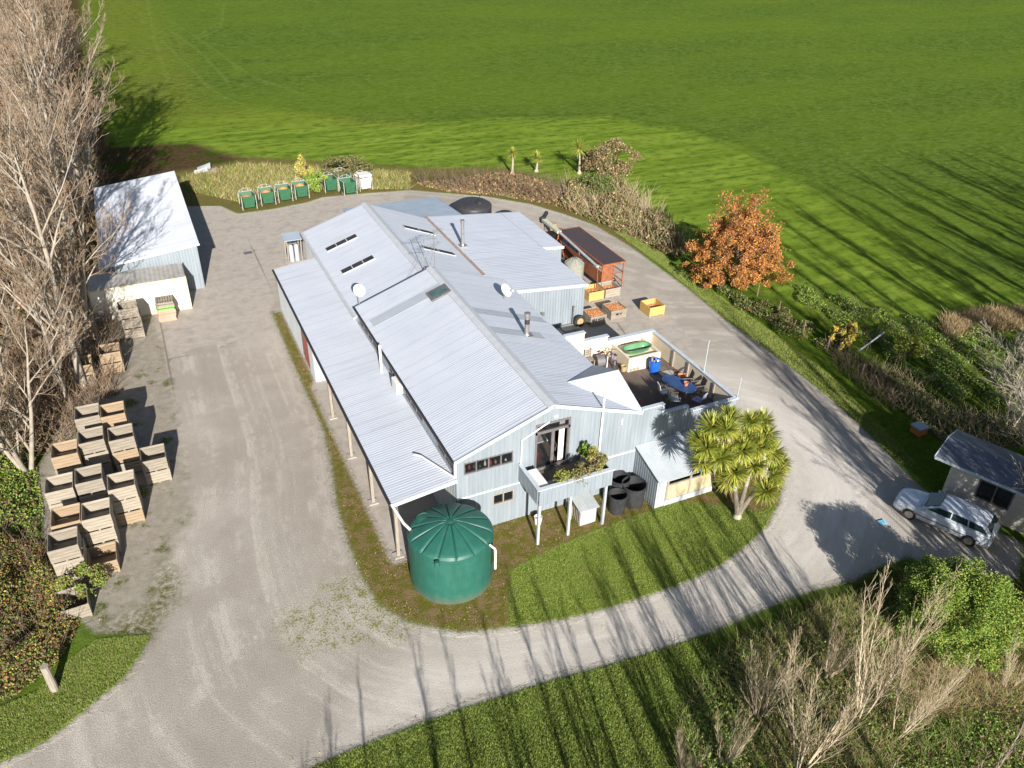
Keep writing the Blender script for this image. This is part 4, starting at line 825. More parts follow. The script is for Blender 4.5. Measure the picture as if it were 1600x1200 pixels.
# ---------------------------------------------------------------- dishes and aerials
def dish(p, lab, rz, r=.36, mast=.9):
    t_ = thing('satellite_dish', lab, 'satellite dish', (0, 0, 0)); mb = LB(); n = 28; vs = []; fs = []
    for i in range(6):
        q = i/5
        for k in range(n): a_ = 2*math.pi*k/n; vs.append((q*r*math.cos(a_), -.16*r*2*(1-q*q)*-1-.1, q*r*math.sin(a_)))
    for i in range(5):
        for k in range(n): k2 = (k+1) % n; fs.append((i*n+k, i*n+k2, (i+1)*n+k2, (i+1)*n+k))
    cth, sth = math.cos(R(-38)), math.sin(R(-38)); vs = [(v[0], v[1]*cth-v[2]*sth, v[1]*sth+v[2]*cth+mast) for v in vs]
    mb.add(vs, fs); mb.build('reflector', m_white, t_, True); mb = LB(); mb.tube([(0, .05, 0), (0, .05, mast)], .025, 8); mb.tube([(0, .0, mast-.2), (0, -.5, mast+.15)], .015, 6); mb.build('mast', m_steel, t_); mb = LB(); mb.box((-.04, -.56, mast+.1), (.04, -.48, mast+.22)); mb.build('receiver', m_white, t_)
    t_.location = p; t_.rotation_euler = (0, 0, rz)
q_ = slope_pt(563, 482, (XM, 0, zM), nl); dish((9.95, 41.5, 4.52), 'white satellite dish at the corner of the front roof above the verandah', R(20), .38, 1.0)
q_ = slope_pt(789, 468, (XM, 0, zM), nr); dish(tuple(q_), 'white satellite dish on the right slope near the flue', R(35), .40, .55)
def aerial(p, lab, rz, h=2.4):
    t_ = thing('tv_aerial', lab, 'aerial', (0, 0, 0)); mb = LB(); mb.tube([(0, 0, 0), (0, 0, h)], .022, 6); mb.build('mast', m_steel, t_)
    for z, n, L_ in ((h-.15, 9, 1.5), (h-.9, 5, 1.0)):
        mb = LB(); mb.tube([(-L_/2, 0, z), (L_/2, 0, z)], .014, 5)
        for i in range(n): x = -L_/2+L_*i/(n-1); l_ = .38-.2*i/n; mb.tube([(x, -l_, z), (x, l_, z)], .009, 4)
        mb.build('antenna_array', m_steel, t_)
    mb = LB(); mb.tube([(0, 0, h*.6), (.9, 1.0, -.4)], .006, 4); mb.tube([(0, 0, h*.6), (-1.0, .9, -.35)], .006, 4); mb.build('guy_wires', m_steel, t_)
    t_.location = p; t_.rotation_euler = (0, 0, rz)
aerial((XM+.15, YB-.2, zM), 'tall tv aerial standing at the end of the front ridge', R(35), 2.4); aerial((XM-.25, YB+.5, zrM), 'second tv aerial just behind the front ridge end', R(-10), 2.6)
# ---------------------------------------------------------------- things on the deck and balcony
DZ = 2.6
pb = thing('bath_surround', 'cream plastered box at the back corner of the deck holding a green bath', 'bath surround', (23.3, 32.5, DZ)); mb = MB(); mb.box((22.35, 31.75, DZ), (24.45, 31.87, 3.45)); mb.box((22.35, 31.87, DZ), (22.47, 33.55, 3.45)); mb.box((24.33, 31.87, DZ), (24.45, 33.55, 3.45)); mb.box((22.47, 31.87, 3.2), (24.33, 33.55, 3.25)); mb.build('surround', m_cream, pb)
mb = MB()
for i in range(7): mb.box((22.5+i*.09, 31.735, DZ+.02), (22.54+i*.09, 31.749, DZ+.2))
mb.build('vent_slots', m_dark, pb)
m_bath = mk('green_enamel_bath', (.10, .25, .12), (.13, .30, .15), 2, .25); mb = MB(); n = 36; vs = []; fs = []
for (kx_, ky_, z) in ((.95, .38, .0), (1.0, .42, .02), (.93, .36, .01), (.85, .30, -.22), (.6, .2, -.36), (.05, .03, -.37)):
    for k in range(n): a_ = 2*math.pi*k/n; ca, sa = math.cos(a_), math.sin(a_); vs.append((23.4+kx_*.9*math.copysign(abs(ca)**.6, ca), 32.6+ky_*math.copysign(abs(sa)**.8, sa), 3.56+z))
for i in range(5):
    for k in range(n): k2 = (k+1) % n; fs.append((i*n+k, i*n+k2, (i+1)*n+k2, (i+1)*n+k))
mb.add(vs, fs); tag(mb.build('bathtub', m_bath, None, True), 'glossy green bathtub set in the cream box on the deck', 'bathtub')
m_blue = mk('blue_plastic', (.01, .10, .55), (.015, .13, .62), 3, .4)
bu = thing('barrel', 'bright blue plastic barrel full of firewood in front of the bath', 'barrel', (23.72, 31.2, DZ)); mb = MB(); mb.lathe((23.72, 31.2, DZ), [(.24, 0), (.30, .4), (.33, .8), (.30, .8), (.26, .3)], 28); mb.build('shell', m_blue, bu); q2 = random.Random(2)
for i in range(6): mb = MB(); a_ = q2.random()*6; x_, y_ = 23.72+.15*math.cos(a_), 31.2+.15*math.sin(a_); mb.tube([(x_, y_, DZ+.3), (x_+q2.uniform(-.1, .1), y_+q2.uniform(-.1, .1), DZ+q2.uniform(.8, .92))], .045, 8); tag(mb.build('firewood', [m_yelw, m_white, m_wood][i % 3]), ['tan','white','brown'][i%3]+' log in the blue barrel, '+['leftmost','nearest','rightmost','farthest','central','tallest'][i]+' one', 'firewood', 'firewood in the blue barrel')
MB_ = MB().box((23.9, 30.45, DZ+.004), (24.75, 31.05, DZ+.03)); o = MB_.build('paving_slab', m_conc); tag(o, 'pale paving slab lying flat on the deck boards', 'slab')
m_navy = mk('navy_cloth', (.02, .05, .14), (.05, .10, .24), 1.2, .3)
tb = thing('garden_table', 'long oval dark glass garden table on the deck', 'table', (23.6, 28.7, DZ)); mb = MB(); n = 40; base = Vector((23.62, 28.75, DZ+.68)); ax_ = Vector((.32, -.95, 0)).normalized(); bx_ = Vector((.95, .32, 0)); poly = []
for k in range(n): a_ = 2*math.pi*k/n; ca, sa = math.cos(a_), math.sin(a_); poly.append(base+ax_*(1.0*math.copysign(abs(ca)**.7, ca))+bx_*(.52*math.copysign(abs(sa)**.7, sa)))
mb.prism(poly, (0, 0, .03)); mb.build('table_top', m_navy, tb)
for a_, b_ in ((.7, .3), (.7, -.3), (-.7, .3), (-.7, -.3)): p_ = base+ax_*a_+bx_*b_; mb = MB(); mb.tube([(p_.x, p_.y, DZ), (p_.x, p_.y, DZ+.68)], .02, 6); mb.build('leg', m_steel, tb)
p_ = base+ax_*.35+bx_*.1; mb = MB(); mb.lathe((p_.x, p_.y, DZ+.712), [(.09, 0), (.13, .2), (.11, .2), (.08, .05)], 18); m_tc = mk('terracotta', (.50, .20, .10), (.42, .16, .08), 4, .8); tag(mb.build('plant_pot', m_tc), 'small terracotta pot standing on the dark garden table', 'pot')
def gchair(x, y, rz, seatm, lab):
    t_ = thing('garden_chair', lab, 'chair', (0, 0, 0), 0, 'metal garden chairs round the deck table'); mb = LB(); mb.box((-.24, -.24, .42), (.24, .24, .46)); mb.build('seat', seatm, t_); mb = LB(); mb.prism([(-.23, .25, .46), (.23, .25, .46), (.22, .36, .95), (-.22, .36, .95)], (0, .03, 0)); mb.build('backrest', seatm, t_)
    for sx in (-1, 1):
        for sy, tz in ((-1, .65), (1, .65)): mb = LB(); mb.tube([(sx*.27, sy*.25, 0), (sx*.27, sy*.25, tz)], .014, 6); mb.build('leg', m_steel, t_)
        mb = LB(); mb.tube([(sx*.27, -.27, .65), (sx*.27, .3, .66)], .016, 6); mb.build('armrest', m_steel, t_)
    t_.location = (x, y, DZ); t_.rotation_euler = (0, 0, rz)
gchair(22.72, 28.75, R(75), m_white, 'garden chair with pale cushion on the left side of the table'); gchair(22.78, 27.95, R(70), m_wallw, 'garden chair pulled up at the near left of the table'); gchair(24.6, 28.4, R(-100), m_black, 'dark garden chair on the wall side of the table'); gchair(23.9, 27.4, R(200), mk('blue_white_cushion', (.2, .25, .5), (.6, .6, .7), 9, .8), 'garden chair with blue and white cushion at the near end of the table'); gchair(24.45, 29.3, R(-110), m_black, 'dark garden chair at the far right of the table')
mb = MB(); mb.lathe((24.75, 30.0, DZ), [(.16, 0), (.24, .26), (.21, .26), (.14, .04)], 20); tag(mb.build('plant_pot', m_tc), 'wide terracotta pot by the right hand deck wall', 'pot')
ty = thing('ride_on_toy', 'small red and blue childs ride-on toy by the cross gable', 'toy', (20.95, 28.15, DZ)); mb = MB(); mb.lathe((20.9, 28.05, DZ), [(.16, 0), (.2, .12), (.14, .26), (.03, .3)], 14); mb.build('body', m_blue, ty); mb = MB(); mb.bar((20.85, 28.25, DZ+.2), (20.95, 28.4, DZ+.62), .07); mb.bar((20.78, 28.35, DZ+.5), (21.1, 28.4, DZ+.5), .05); mb.build('handlebar', mk('red_plastic', (.6, .03, .03), (.5, .03, .03), 3, .4), ty); mb = MB(); mb.tube([(21.05, 27.95, DZ+.1), (21.12, 27.95, DZ+.1)], .1, 12); mb.build('wheel', m_white, ty)
def bike(x, y, rz, mat, lab):
    t_ = thing('bicycle', lab, 'bicycle', (0, 0, 0), 0, 'bicycles leaning by the bath'); wc = [(-.48, 0, .3), (.48, 0, .3)]
    for c_ in wc:
        mb = LB(); n = 22; mb.tube([(c_[0]+.29*math.cos(2*math.pi*k/n), 0, .3+.29*math.sin(2*math.pi*k/n)) for k in range(n+1)], .024, 5, cap=False); w_ = mb.build('wheel', m_tyre, t_); mb = LB()
        for k in range(8): mb.bar((c_[0], 0, .3), (c_[0]+.28*math.cos(k*math.pi/4), 0, .3+.28*math.sin(k*math.pi/4)), .008)
        mb.build('spokes', m_steel, w_)
    mb = LB(); 
    for p_, q_ in (((-.48, 0, .3), (-.15, 0, .72)), ((-.48, 0, .3), (-.05, 0, .3)), ((-.05, 0, .3), (-.18, 0, .78)), ((-.05, 0, .3), (.33, 0, .72)), ((-.15, 0, .70), (.33, 0, .74)), ((.48, 0, .3), (.31, 0, .85))): mb.tube([p_, q_], .02, 6)
    mb.build('frame', mat, t_); mb = LB(); mb.tube([(.31, -.24, .88), (.31, .24, .88)], .014, 6); mb.build('handlebar', m_black, t_); mb = LB(); mb.box((-.30, -.06, .79), (-.08, .06, .83)); mb.build('saddle', m_black, t_)
    t_.location = (x, y, DZ); t_.rotation_euler = (R(10), 0, rz)
bike(21.85, 32.75, R(80), mk('purple_paint', (.15, .10, .42), (.5, .45, .6), 8, .4), 'purple bicycle nearer the cream bath surround'); bike(21.55, 33.25, R(15), m_yelw, 'tan bicycle leaning on the stepped cream wall')
mb = MB(); mb.lathe((22.22, 32.0, DZ), [(.13, 0), (.17, .32), (.14, .32), (.12, .05)], 18); tag(mb.build('bucket', m_yelw), 'tan bucket at the corner of the bath surround', 'bucket')
mb = MB(); mb.tube([(21.0, 33.0, DZ+.36), (21.55, 32.9, DZ+.36)], .34, 24); tag(mb.build('drum', m_frame), 'grey steel drum lying on its side by the stepped wall', 'drum')
mb = MB(); mb.tube([(21.4, 32.45, DZ), (21.4, 32.45, DZ+.85)], .03, 8); tag(mb.build('deck_post', m_pipe), 'thin white upright post beside the steel drum', 'post')
MB_ = MB().box((21.0, 32.0, DZ+.004), (21.6, 32.4, DZ+.05)); tag(MB_.build('paving_slab', m_white), 'small white slab on the deck next to the thin post', 'slab')
wc_ = thing('wooden_chair', 'weathered wooden chair by the top step of the cream wall', 'chair', (20.7, 33.2, DZ)); mb = MB()
for i in range(4): mb.box((20.5+i*.12, 33.0, DZ+.42), (20.59+i*.12, 33.45, DZ+.45))
mb.build('seat', m_wood, wc_); mb = MB()
for i in range(3): mb.box((20.5, 33.45, DZ+.5+i*.14), (20.95, 33.48, DZ+.6+i*.14))
mb.build('backrest', m_wood, wc_)
for x in (20.5, 20.9):
    for y in (33.02, 33.44): MB().box((x, y, DZ), (x+.05, y+.05, DZ+(.42 if y < 33.2 else .95))).build('leg', m_wood, wc_)
for p_, h_, lab in (((XD-.02, 28.75, 3.0), 2.6, 'thin pole standing up from the right hand deck wall'), ((XD+.04, 26.0, 3.3), 1.6, 'thin white pole at the outer front corner of the deck')):
    mb = MB(); mb.tube([p_, (p_[0], p_[1], p_[2]+h_)], .028, 8); tag(mb.build('pole', m_wallw), lab, 'pole')
# lounger on the balcony
lg = thing('bench_seat', 'white bench seat on the left end of the balcony', 'bench', (13.25, 24.9, DZ)); mb = MB(); mb.box((13.05, 24.15, DZ+.55), (13.5, 25.4, DZ+.62)); mb.build('seat', m_white, lg)
for x in (13.08, 13.42):
    for y in (24.2, 25.3): MB().box((x, y, DZ), (x+.05, y+.05, DZ+.55)).build('leg', m_white, lg)
pt = thing('planter_trough', 'long pale wooden planter along the balcony front', 'planter', (14.8, 24.3, DZ)); mb = MB(); mb.box((13.6, 24.06, DZ+.004), (16.45, 24.5, DZ+.5)); mb.build('box', m_wall, pt)
pt2 = thing('planter_trough', 'weathered wooden planter across the right end of the balcony', 'planter', (16.2, 25.1, DZ)); mb = MB(); mb.box((15.95, 24.55, DZ+.004), (16.4, 25.7, DZ+.55)); mb.build('box', m_wood, pt2)
# ---------------------------------------------------------------- small cottage and car at the right
ha = Vector((.37, -.93, 0)); hb = Vector((.93, .37, 0)); h0 = Vector((33.04, 18.91, 0))
ch = thing('cottage', 'small cream cottage with dark roof at the right edge behind the white car', 'house', tuple(h0)); P_ = lambda s, t, z: tuple(h0+ha*s+hb*t+Vector((0, 0, z)))
m_cot = mk('cottage_plaster', (.60, .57, .52), (.50, .48, .44), .8, .85); m_slate = mk('cottage_roof_shade_toned', (.12, .14, .18), (.085, .10, .135), 1.2, .6)  # slate taken darker to put tree shade into the roof colour
ribw = MB(); ribw.prism([P_(0, 0, 0), P_(1.35, 0, 0), P_(1.35, 0, 2.35), P_(0, 0, 2.35)], tuple(hb*.12)); ribw.prism([P_(1.35, 0, 0), P_(2.9, 0, 0), P_(2.9, 0, .85), P_(1.35, 0, .85)], tuple(hb*.12)); ribw.prism([P_(1.35, 0, 1.95), P_(2.9, 0, 1.95), P_(2.9, 0, 2.35), P_(1.35, 0, 2.35)], tuple(hb*.12)); ribw.prism([P_(2.9, 0, 0), P_(6.0, 0, 0), P_(6.0, 0, 2.35), P_(2.9, 0, 2.35)], tuple(hb*.12))
ribw.prism([P_(0, .12, 0), P_(0, 2.7, 0), P_(0, 2.7, 2.2), P_(0, 1.25, 2.58), P_(0, .12, 2.3)], tuple(ha*.12)); ribw.build('wall', m_cot, ch)
mb = MB(); mb.prism([P_(1.42, .03, .9), P_(2.83, .03, .9), P_(2.83, .03, 1.9), P_(1.42, .03, 1.9)], tuple(hb*.02)); wf = MB()
for a_, b_ in (((1.35, .85), (2.9, .92)), ((1.35, 1.88), (2.9, 1.95)), ((1.35, .92), (1.42, 1.88)), ((2.83, .92), (2.9, 1.88)), ((2.08, .92), (2.16, 1.88))): wf.prism([P_(a_[0], -.02, a_[1]), P_(b_[0], -.02, a_[1]), P_(b_[0], -.02, b_[1]), P_(a_[0], -.02, b_[1])], tuple(hb*.09))
fo = wf.build('window', m_frame, ch); mb.build('pane', m_glassd, fo)
mb = MB(); mb.prism([P_(-.75, -.35, 2.28), P_(6.3, -.35, 2.28), P_(6.3, 1.25, 2.62), P_(-.75, 1.25, 2.62)], (0, 0, .08)); mb.prism([P_(-.75, 1.25, 2.62), P_(6.3, 1.25, 2.62), P_(6.3, 2.9, 2.2), P_(-.75, 2.9, 2.2)], (0, 0, .08)); mb.build('roof', m_slate, ch)
mb = MB(); mb.bar(P_(-.78, -.38, 2.30), P_(-.78, 1.25, 2.64), .05, .12); mb.bar(P_(-.78, 1.25, 2.64), P_(-.78, 2.9, 2.22), .05, .12); mb.bar(P_(-.75, -.40, 2.28), P_(6.3, -.40, 2.28), .1, .1); mb.build('barge_board', m_trim, ch)
hv = thing('beehive', 'low orange box with weathered metal lid in the grass beyond the cottage', 'beehive', (36.4, 23.3, 0)); mb = MB(); mb.box((36.05, 23.0, .08), (36.7, 23.6, .5)); mb.build('box', mk('orange_paint', (.42, .14, .05), (.36, .12, .05), 4, .7), hv); mb = MB(); mb.box((36.0, 22.95, .5), (36.75, 23.65, .58)); mb.build('lid', mk('zinc_lid', (.34, .37, .42), (.28, .31, .36), 5, .4, .3), hv)
MB_ = MB().prism([(28.6, 18.5, .02), (29.0, 18.45, .02), (29.05, 18.72, .06), (28.65, 18.8, .03)], (0, 0, .02)); tag(MB_.build('litter', mk('light_blue_plastic', (.15, .4, .6), (.2, .5, .7), 5, .5)), 'scrap of light blue plastic on the drive by the car', 'litter')
q_ = random.Random(9)
for i, (x, y, m_, lab) in enumerate(((5.5, 84.6, m_white, 'bent white metal sheet dumped in the rough grass'), (6.3, 84.0, m_rusty, 'rust streaked metal sheet beside the white one'), (5.9, 85.5, m_wallw, 'pale sheet of scrap at the back of the dump'))):
    mb = MB(); mb.prism([(x-.7, y-.4, .1), (x+.6, y-.5, .25), (x+.7, y+.4, .35+.1*i), (x-.6, y+.5, .15)], (0, 0, .04)); tag(mb.build('scrap_sheet', m_), lab, 'scrap')
# ---------------------------------------------------------------- car
cr = thing('parked_car', 'white estate car parked beside the cottage under bare branches', 'car', (0, 0, 0))
m_carp = mk('car_paint', (.62, .68, .76), (.58, .64, .73), 1, .22); m_cg = mk('car_glass', (.02, .045, .05), (.03, .06, .065), 2, .05)
def sect(x, hw, z0, z1, n=9, rnd=.3):
    """half outline from bottom to centre top"""
    pts = [(x, hw*.90, z0), (x, hw*.985, z0+.12), (x, hw, z0+(z1-z0)*.45), (x, hw*.99, z0+(z1-z0)*.75), (x, hw*.93, z1-.05), (x, hw*.82, z1-.008), (x, hw*.45, z1+.022), (x, 0, z1+.03)]
    return pts
def loft(secs, mat, name, parent, close=True):
    mb = LB(); n = len(secs[0]); full = [s+[(p[0], -p[1], p[2]) for p in s[-2::-1]] for s in secs]; m_ = len(full[0]); vs = [p for s in full for p in s]; fs = []
    for i in range(len(secs)-1):
        for k in range(m_-1): fs.append((i*m_+k, i*m_+k+1, (i+1)*m_+k+1, (i+1)*m_+k))
    if close: fs.append(tuple(range(m_))); fs.append(tuple(range((len(secs)-1)*m_, len(secs)*m_))[::-1])
    for i in range(len(secs)-1): fs.append((i*m_, (i+1)*m_, (i+1)*m_+m_-1, i*m_+m_-1))
    mb.add(vs, fs); o = mb.build(name, mat, parent, True); fix_normals(o); return o
bs = [(2.22, .50, .34, .52), (2.18, .68, .26, .60), (2.0, .80, .22, .68), (1.6, .84, .2, .76), (1.2, .85, .2, .82), (.9, .855, .2, .87), (.5, .86, .2, .90), (-.4, .86, .2, .92), (-1.3, .86, .2, .93), (-1.9, .84, .22, .93), (-2.15, .80, .28, .90), (-2.22, .74, .36, .82)]
body = loft([sect(*b) for b in bs], m_carp, 'body', cr)
def cab(x, hw, z, top): return [(x, hw*1.0, .88), (x, hw*.985, .93), (x, hw*.93, .93+(z-.93)*.6), (x, hw*.86, z-.06), (x, hw*.78, z-.01), (x, hw*.4, z+.02), (x, 0, z+.03)]
loft([cab(1.0, .74, .90, 0), cab(.88, .76, .97, 0), cab(.25, .78, 1.33, 0), cab(.0, .78, 1.36, 0), cab(-1.0, .78, 1.36, 0), cab(-1.75, .77, 1.32, 0), cab(-2.05, .75, 1.05, 0), cab(-2.12, .74, .92, 0)], m_carp, 'cabin', cr)
def quad(pts, mat, name, th=.012): mb = LB(); mb.prism(pts, th if hasattr(th, '__len__') else (0, 0, th)); return mb.build(name, mat, cr)
quad([(.90, .60, .975), (.90, -.60, .975), (.80, -.66, 1.02), (.30, -.60, 1.325), (.26, 0, 1.36), (.30, .60, 1.325), (.80, .66, 1.02)], m_cg, 'windscreen', (.02, 0, .03))
for s_ in (-1, 1):
    y0_, y1_ = .765*s_, .70*s_
    quad([(.72, y0_, .97), (.25, y1_, 1.26), (-.30, y1_, 1.29), (-.32, y0_, .97)], m_cg, 'side_window', (0, .02*s_, 0)); quad([(-.38, y0_, .97), (-.37, y1_, 1.29), (-1.0, y1_, 1.29), (-1.08, y0_, .97)], m_cg, 'side_window', (0, .02*s_, 0)); quad([(-1.14, y0_, .97), (-1.08, y1_, 1.28), (-1.65, y1_, 1.25), (-1.92, y0_, .98)], m_cg, 'side_window', (0, .02*s_, 0))
    mb = LB(); mb.box((-1.75, .862*s_, .50), (1.2, .875*s_, .55)); mb.build('side_moulding', m_frame, cr); mb = LB(); mb.box((2.10, .45*s_, .50), (2.21, .68*s_, .60)); mb.build('headlight', m_glass, cr)
    mb = LB(); mb.bar((.62, .86*s_, .98), (.70, 1.0*s_, .99), .07, .12); mb.build('mirror', m_carp, cr); mb = LB(); mb.box((-2.2, .5*s_, .6), (-2.17, .74*s_, .85)); mb.build('tail_light', m_red, cr)
    for x in (1.35, -1.35):
        mb = LB(); mb.tube([(x, .66*s_, .31), (x, .868*s_, .31)], .31, 24); w_ = mb.build('wheel', m_tyre, cr); mb = LB(); mb.tube([(x, .80*s_, .31), (x, .878*s_, .31)], .19, 18); mb.build('rim', m_steel, w_)
quad([(-2.02, .6, 1.05), (-2.02, -.6, 1.05), (-1.80, -.58, 1.27), (-1.80, .58, 1.27)], m_cg, 'rear_window', (-.03, 0, .02)); mb = LB(); mb.box((2.17, -.5, .32), (2.235, .5, .42)); mb.build('bumper', m_frame, cr)
cr.location = (31.5, 17.45, 0); cr.rotation_euler = (0, 0, math.atan2(3.94, -1.75))
# ---------------------------------------------------------------- vegetation
class TB:
    """many tubes gathered in numpy"""
    def __init__(s): s.V = []; s.F = []; s.n = 0
    def path(s, P, Rr, n=3):
        P = np.asarray(P, float); k = len(P); D = np.gradient(P, axis=0); D /= np.linalg.norm(D, axis=1)[:, None]+1e-9
        a = np.cross(D, [.31, .2, .93]); a /= np.linalg.norm(a, axis=1)[:, None]+1e-9; b = np.cross(D, a); t = np.arange(n)*2*math.pi/n
        ring = P[:, None]+(a[:, None]*np.cos(t)[None, :, None]+b[:, None]*np.sin(t)[None, :, None])*np.asarray(Rr)[:, None, None]
        s.V.append(ring.reshape(-1, 3)); i = np.arange(k-1)[:, None]*n; j = np.arange(n)[None]; j2 = (j+1) % n
        s.F.append(np.stack([i+j, i+j2, i+n+j2, i+n+j], -1).reshape(-1, 4)+s.n); s.n += k*n
    def obj(s, name, mat, parent=None): return npmesh(name, np.concatenate(s.V), np.concatenate(s.F), [mat], None, parent, smooth=True)
def grow(seed, H, lean=(0, 0), stems=1, kids=(9, 8, 7, 4), ang=(38, 34, 36, 40), ratio=(.55, .42, .42, .45), r0=.16, trop=.35, start=.22, top=1.0, wob=.06, rmin=.007, leafdist=None):
    q = np.random.RandomState(seed); tr_ = TB(); cr_ = TB(); lm_ = TB(); cr_.limbs = lm_; tips = []
    def rec(p, d, L, r, lv, maxl):
        k = 6 if lv == 0 else (5 if lv == 1 else 4); pts = [p.copy()]; dd = d.copy()
        for i in range(k-1):
            dd = dd+q.randn(3)*wob*(1 if lv else .6)+np.array([0, 0, trop*(.12 if lv else .05)]); dd /= np.linalg.norm(dd); pts.append(pts[-1]+dd*L/(k-1))
        pts = np.array(pts); rr = r*np.linspace(1, .18 if lv < 3 else .4, k); rr = np.maximum(rr, rmin)
        (tr_ if lv <= 0 else (lm_ if lv <= 1+(len(kids) > 3) else cr_)).path(pts, rr, 7 if lv == 0 else (5 if lv == 1 else 3))
        if lv >= maxl: tips.append(pts); return
        nk = kids[lv]; nk = max(1, int(nk*(.8+.4*q.rand())))
        for c_ in range(nk):
            f = start+(1-start)*((c_+q.rand())/nk) if lv == 0 else .12+.86*((c_+q.rand())/nk); f = min(f, .99)
            x = f*(k-1); i = int(x); pp = pts[i]*(1-(x-i))+pts[min(i+1, k-1)]*(x-i); dd2 = pts[min(i+1, k-1)]-pts[i]; dd2 /= np.linalg.norm(dd2)+1e-9
            rv = q.randn(3); pe = rv-dd2*(rv@dd2); pe /= np.linalg.norm(pe); an = R(ang[lv]*(.7+.6*q.rand())); nd = dd2*math.cos(an)+pe*math.sin(an); nd[2] += .1; nd /= np.linalg.norm(nd)
            L2 = L*ratio[lv]*(1.15-.65*f)*(.7+.6*q.rand()); rec(pp, nd, L2, max(rr[i]*.55, rmin), lv+1, maxl)
    for s_ in range(stems):
        a_ = q.rand()*6.28; d = np.array([lean[0]+(.28*math.cos(a_) if stems > 1 else 0), lean[1]+(.28*math.sin(a_) if stems > 1 else 0), 1.0]); d /= np.linalg.norm(d)
        rec(np.array([.15*math.cos(a_)*(stems > 1), .15*math.sin(a_)*(stems > 1), -.05]), d, H*(.75+.3*q.rand() if stems > 1 else 1), r0, 0, len(kids))
    return tr_, cr_, tips
m_bark = mk('pale_bark', (.37, .33, .27), (.26, .23, .19), 3, .9); m_twig = mk('tan_twigs', (.33, .235, .15), (.22, .16, .11), 1.2, .9); m_twig2 = mk('straw_twigs', (.55, .45, .29), (.40, .32, .20), 1.5, .9)
m_twigd = mk('brown_twigs', (.20, .14, .10), (.14, .10, .075), 1.5, .9)
def tree_thing(name, label, cat, tr_, cr_, mt=m_bark, mc=m_twig, group=None):
    t_ = thing(name, label, cat, (0, 0, 0), 0, group); tr_.obj('trunk', mt, t_)
    if cr_ is not None: cr_.obj('twigs', mc, t_); cr_.limbs.obj('branches', mt, t_)
    return t_
def place(o, used, x, y, rz, s, label, group, z=0):
    c = copy_tree(o) if used.get(o.name) else o; used[o.name] = 1; c.location = (x, y, z); c.rotation_euler = (0, 0, rz); c.scale = (s, s, s); c['label'] = label; c['group'] = group; return c
USED = {}
# left row of bare trees
LT = [tree_thing('bare_tree', 'x', 'tree', *grow(s_, 9.5, lean=(.03, 0), kids=(13, 8, 7, 3), ang=(36, 34, 36, 40), ratio=(.46, .45, .42, .45), r0=.16, start=.14, trop=.7, rmin=.009)[:2]) for s_ in (1, 2, 3)]
LT.append(tree_thing('bare_tree', 'x', 'tree', *grow(7, 8.5, stems=3, kids=(9, 8, 7, 4), ang=(34, 36, 38, 40), ratio=(.48, .46, .42, .45), r0=.13, start=.12, rmin=.009)[:2]))
lpos = [(-8.3, 38.9, 3, 1.0, 'pale forked bare tree leaning beside the stacked bins'), (-10.8, 35.2, 0, .95, 'bare tree at the left edge beside the bramble'), (-7.2, 44.0, 1, .85, 'bare tree standing behind the farthest bin stack of the near rows'), (-9.6, 47.5, 2, 1.0, 'bare tree at the left edge halfway along the bins'),
        (-6.6, 50.6, 3, .8, 'bare tree leaning over the shaded bins beside the container'), (-8.2, 54.5, 0, 1.0, 'bare tree rising left of the white container'), (-11.0, 57.5, 1, 1.05, 'bare tree at the left edge level with the container'), (-6.8, 60.5, 2, 1.0, 'bare tree rising against the near corner of the equipment shed'),
        (-9.0, 65.0, 3, 1.15, 'bare tree midway along the equipment shed'), (-6.9, 70.0, 0, 1.15, 'bare tree behind the far corner of the equipment shed roof'), (-10.4, 74.0, 1, 1.2, 'bare tree left of the far end of the equipment shed'), (-6.4, 78.5, 2, 1.15, 'bare tree just beyond the equipment shed'), (-8.8, 84.5, 0, 1.2, 'second bare tree beyond the equipment shed'),
        (-11.5, 90, 3, 1.2, 'third bare tree beyond the shed, far left'), (-8.0, 94, 1, 1.15, 'bare tree beside the dark shadow on the grass'), (-11.0, 101, 2, 1.2, 'bare tree a little beyond the dark shadow'), (-9.0, 109, 0, 1.15, 'bare tree in the upper part of the row'), (-12.5, 117, 1, 1.2, 'bare tree near the top left, at the frame edge'), (-10, 126, 3, 1.1, 'bare tree near the top of the row'), (-12, 138, 2, 1.1, 'second last bare tree of the row'), (-12.5, 152, 0, 1.1, 'last bare tree at the top of the row'),
        (-13.5, 42, 2, 1.0, 'bare tree half out of frame left of the green ivy'), (-13.2, 51, 0, 1.05, 'bare tree half out of frame left of the shaded bins'), (-14, 66, 2, 1.2, 'bare tree half out of frame left of the shed'), (-14.5, 81, 1, 1.2, 'bare tree half out of frame beyond the shed')]
qr = random.Random(21)
for i, (x, y, k, s_, lab) in enumerate(lpos): place(LT[k], USED, x+(.9 if x > -9.5 and i > 1 else 0), y, qr.uniform(0, 6.28) if i else 2.6, s_*(1.38 if i > 3 else 1), lab, 'bare trees along the left side')
for i, (x, y, k, s_) in enumerate(((-4.6, 77.5, 0, 1.75), (-5.2, 82.5, 2, 1.8), (-3.9, 80.5, 1, 1.6), (-5.6, 46.0, 2, 1.45), (-5.0, 52.5, 1, 1.35))): place(LT[k], USED, x, y, i*2., s_, ['tallest bare tree behind the far end of the equipment shed', 'tall bare tree just beyond the far left corner of the shed', 'tall bare tree closest to the dark shadow on the grass', 'tall bare tree rising behind the shaded bins', 'tall bare tree touching the left end of the white container'][i], 'bare trees along the left side')
